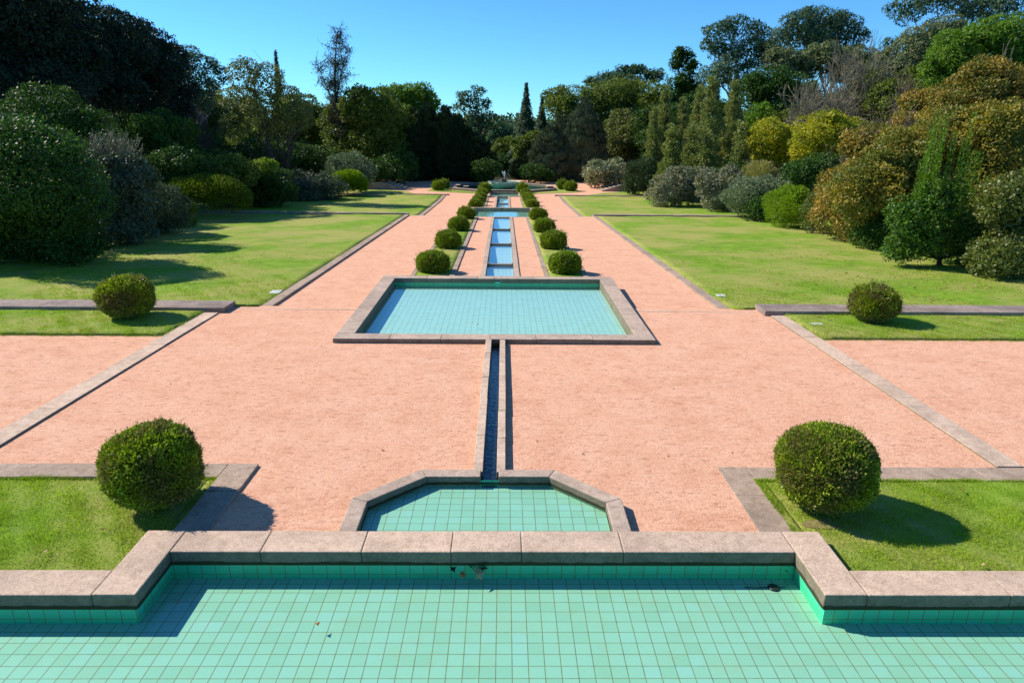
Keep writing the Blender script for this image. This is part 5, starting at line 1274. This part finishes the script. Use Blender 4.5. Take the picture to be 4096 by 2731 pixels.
leafy('forest_tree','olive tree filling behind the yellow bushes','tree','trees closing the background',36.42,84,-1.85,[(32.54,81.97,2.82,3.62,3.62,3.1),(38.31,84,4.31,3.6,3.6,3.6),(43.31,85.73,4.34,3.09,3.09,4.12)],leaf='oak',ls=0.234)
leafy('forest_tree','green tree filling behind the orange tree','tree','trees closing the background',41.36,70,-1.85,[(37.78,68.32,5.17,2.99,2.99,3.42),(41.83,70,6.84,2.97,2.97,3.4),(37.31,71.42,7.65,2.54,2.54,2.54)],leaf='oak',ls=0.218)
leafy('forest_tree','dark tree deep behind the left edge trees','tree','trees closing the background',-51.98,80,-1.85,[(-50.74,77.03,4.87,5.3,4.38,3.37),(-46.17,80,4.03,4.35,3.77,2.9),(-42.05,81.62,5.01,2.89,2.89,2.89)],leaf='darkpine',ls=0.281)
leafy('autumn_shrub','great spreading olive-gold shrub mass behind the glossy shooting shrub','shrub','autumn plants at the right edge',20.3,31.5,-0.86,[(16.26,30.72,1.77,1.39,1.39,1.27),(18.21,31.5,3.06,1.56,1.56,1.29),(20.65,32.48,3.81,1.75,1.67,1.28),(21.88,31.01,3.67,1.75,1.75,1.56),(19.97,32,1.69,1.78,1.78,1.39),(21.4,30.5,1.64,1.79,1.79,1.39),(23.67,31.5,2.53,1.38,1.38,1.77)],leaf='gold',ls=.115,trunk=False,cover=2.6)
leafy('shrub','low green shrub at the lawn edge under the orange-brown shrub','shrub','autumn plants at the right edge',17.25,31,-0.84,[(17.33,30.47,-0.11,0.95,0.93,0.72),(16.91,31,-0.1,0.79,0.77,0.6),(18.79,31.4,-0.95,0.72,0.68,0.52)],leaf='camellia',ls=.1,trunk=False)
leafy('shrub','olive shrub behind the small light green bush on the left','shrub','shrubs edging the left lawn',-18.34,47,-1.46,[(-18.63,46.28,1.24,1.28,1.28,1.05),(-17.75,47,1.34,1.16,1.16,1.16)],leaf='oak',ls=.15,trunk=False)
leafy('shrub','dark shrub filling behind the glossy rounded shrub','shrub','shrubs edging the left lawn',-21.37,50,-1.55,[(-21.49,48.96,1.33,1.85,1.85,1.54),(-20.76,50,0.98,1.54,1.54,1.24),(-25.8,51.03,1.48,1.84,1.84,1.54)],leaf='deep',ls=.16,trunk=False)
leafy('autumn_tree','orange and olive leaved tree joining the huge orange tree to the lower shrub','tree','autumn plants at the right edge',22.83,38.5,-1.09,[(21.79,37.62,3.71,1.57,1.57,1.23),(23.71,38.5,2.55,1.68,1.68,1.44),(21.54,39.31,2.26,1.44,1.44,1.2),(22.32,38.16,1.16,1.21,1.21,1.21)],leaf='orange',ls=.13,cover=2.6,r0=.15)

# ------------------------------------------------------------------ far hills with woods
def hills(cx_, cy_, rx, ry, h, z0):
    n = 60; a = np.linspace(-1, 1, n); X, Y = np.meshgrid(a, a)
    Z = h*np.exp(-2.2*(X**2+Y**2))*(1+.12*np.sin(X*9+cx_)+.1*np.sin(Y*11+X*5))+z0-.8
    idx = np.arange(n*n).reshape(n, n)
    F = np.stack([idx[:-1, :-1], idx[:-1, 1:], idx[1:, 1:], idx[1:, :-1]], -1).reshape(-1, 4)
    V = np.stack([cx_+X*rx, cy_+Y*ry, Z], -1).reshape(-1, 3)
    tag(np_mesh('hills', V, F, M_soil, None, None, True), kind='structure')
    return V
g = np.random.default_rng(77)
HV = np.concatenate([hills(-40, 420, 160, 90, 19, -9), hills(120, 480, 200, 110, 24, -9)])
HV = HV[HV[:, 2] > -6]
n = 26000
P = HV[g.integers(0, len(HV), n)]+g.normal(size=(n, 3))*np.array([2.5, 2.5, .9])+np.array([0, 0, 1.0])
V, F = grow(g, 'leafy', P, nrm(g.normal(size=(n, 3))+np.array([0, -.4, .8])), 2.4, .8)
tag(np_mesh('woods', V, F, leafmat('distant')), 'far wooded hills seen through the central gap', 'woods', None, 'stuff')

# ------------------------------------------------------------------ grass blades and fallen leaves
M_blade = mat_leaf('grass_blade', [(.19, .31, .010), (.32, .47, .016), (.48, .58, .04)], .5, .2, .4, (.30, .36, .06), 1.6)
def blades(rects, h, w_):
    g = np.random.default_rng(9); Vs = []
    for (x0, x1, y0, y1, n, up) in rects:
        x = g.uniform(x0, x1, n); y = g.uniform(y0, y1, n)
        dens = np.sin(x*5.1+1.3*np.sin(y*4))*np.sin(y*6.3+x*2)+.6*np.sin(x*13+y*9)
        k = (g.uniform(-1.6, 1.2, n) < dens) & ((y < 18) | (g.uniform(0, 1, n) < np.clip((33-y)/14, 0, 1)**1.5)); x, y = x[k], y[k]; n = len(x)
        z = gza(y)+up
        hh = h*g.uniform(.4, 1.25, n)*(1+.35*np.sin(x*5.1)*np.sin(y*6.3)); a = g.uniform(0, 6.28, n); lean = g.uniform(.2, 1.0, n)*hh; b = g.uniform(0, 6.28, n)
        c = np.stack([x, y, z], -1); s = np.stack([np.cos(a), np.sin(a), 0*a], -1)*w_*g.uniform(.6, 1.3, n)[:, None]*.5
        tip = c+np.stack([np.cos(b)*lean, np.sin(b)*lean, hh], -1)
        Vs.append(np.stack([c-s, c+s, tip], 1).reshape(-1, 3))
    V = np.concatenate(Vs)
    return V, np.arange(len(V)).reshape(-1, 3)
V, F = blades([(-7.6, -3.73, 6.0, 8.17, 64000, 0), (3.73, 7.6, 6.0, 8.17, 64000, 0), (-3.72, -3.6, 6.73, 8.17, 1500, 0), (3.6, 3.72, 6.73, 8.17, 1500, 0), (3.57, 3.63, 6.75, 8.2, 2600, .005), (-3.63, -3.57, 6.75, 8.2, 2600, .005), (3.6, 7.6, 8.14, 8.2, 5200, .01), (-7.6, -3.6, 8.14, 8.2, 5200, .01)], .034, .007)
tag(np_mesh('grass', V, F, M_blade), 'short tufted grass of the near lawns', 'grass', None, 'stuff')
V, F = blades([(-15.5, -7.5, 14.96, 17.15, 46000, .04), (7.5, 15.5, 14.96, 17.15, 46000, .04), (-15.5, -7.5, 14.9, 15.06, 9000, -.02), (7.5, 15.5, 14.9, 15.06, 9000, -.02)], .05, .012)
tag(np_mesh('grass', V, F, M_blade), 'short grass of the strips before the low walls', 'grass', None, 'stuff')
V, F = blades([(-16, -6.4, 17.9, 33, 150000, .04), (6.4, 19, 17.9, 33, 190000, .04)], .045, .016)
tag(np_mesh('grass', V, F, M_blade), 'short grass on the nearer part of the great lawns', 'grass', None, 'stuff')

M_dry = mat_leaf('fallen_leaf', [(.16, .07, .02), (.34, .16, .05), (.48, .36, .17)], .7, .2, .15)
def scatter(rects, ls):
    g = np.random.default_rng(21); Vs = []; Fs = []; nv = 0
    for (x0, x1, y0, y1, n, up) in rects:
        x = g.uniform(x0, x1, n); y = g.uniform(y0, y1, n)
        P = np.stack([x, y, gza(y)+up], -1); D = rdir(g, n)*np.array([[1, 1, .15]]); N = nrm(np.array([[0, 0, 1.]])+rdir(g, n)*.45)
        l = ls*g.uniform(.5, 1.4, n); V, F = leaf_quads(P, D, N, l, l*.6); Vs.append(V); Fs.append(F+nv); nv += len(V)
    return np.concatenate(Vs), np.concatenate(Fs)
V, F = scatter([(9, 17, 18.5, 30, 170, .07), (7, 15, 19, 34, 50, .07), (11, 16, 17.9, 22, 60, .07), (-14, -7, 18, 30, 26, .07), (7.8, 14, 15, 17, 16, .08), (-13, -7.8, 15, 17, 22, .08)], .11)
tag(np_mesh('fallen_leaves', V, F, M_dry), 'dry leaves scattered over the great lawns', 'leaves', None, 'stuff')
V, F = scatter([(-6.4, -3.8, 6, 8.1, 6, .05), (3.8, 6.4, 6, 8.1, 5, .05), (-6, 6.5, 8.7, 20, 34, .01), (-2.9, 2.9, 15, 20.5, 7, -.02)], .055)
tag(np_mesh('fallen_leaves', V, F, M_dry), 'few small dry leaves on the gravel and near lawns', 'leaves', None, 'stuff')

# leaves caught at the spout of the near pool
def single_leaf(x, y, z, ls, label, mat, lobes, rot, tilt):
    me = bpy.data.meshes.new('leaf'); pts = []
    for k in range(lobes*2):
        a = math.pi*2*k/(lobes*2); r_ = ls*(1 if k % 2 == 0 else .5)*(1.25 if k == 0 else 1)
        pts.append((r_*math.cos(a), r_*math.sin(a), .12*ls*math.cos(2*a)))
    vs = [(0, 0, .1*ls)]+pts; n = len(pts)
    me.from_pydata(vs, [], [(0, i+1, (i+1) % n+1) for i in range(n)]); me.materials.append(mat)
    o = bpy.data.objects.new('fallen_leaf', me); o.location = (x, y, z); o.rotation_euler = (tilt, .2, rot); col.objects.link(o)
    return tag(o, label, 'leaf', 'leaves caught under the near pool rim')
M_l1 = mat_flat('leaf_orange', (.42, .15, .03), .6, .3, 30); M_l2 = mat_flat('leaf_pale', (.42, .33, .16), .6, .3, 30); M_l3 = mat_flat('leaf_brown', (.035, .018, .012), .7, .3, 30)
single_leaf(-.235, 6.25, -.232, .046, 'round orange dead leaf floating below the pool rim', M_l1, 6, .4, .7)
single_leaf(-.06, 6.25, -.222, .085, 'pale lobed dead leaf beside the orange one below the pool rim', M_l2, 5, .7, .8)
single_leaf(-.13, 6.30, -.195, .062, 'dark brown crumpled leaf just under the pool rim', M_l3, 5, 2., 1.0)
single_leaf(-.02, 6.305, -.19, .07, 'blackish leaf wedged under the middle of the pool rim', M_l3, 5, 3., .9)
single_leaf(-.34, 6.30, -.20, .05, 'brown curled leaf left of the leaf cluster under the rim', M_l3, 4, 1., .6)
single_leaf(3.28, 6.28, -.215, .04, 'brown leaf at the right inner corner of the near pool', M_l3, 4, 1.4, .6)
single_leaf(-1.6, 5.52, -.258, .035, 'thin orange leaf on the water near the left pool notch', M_l1, 3, 1.1, .1)
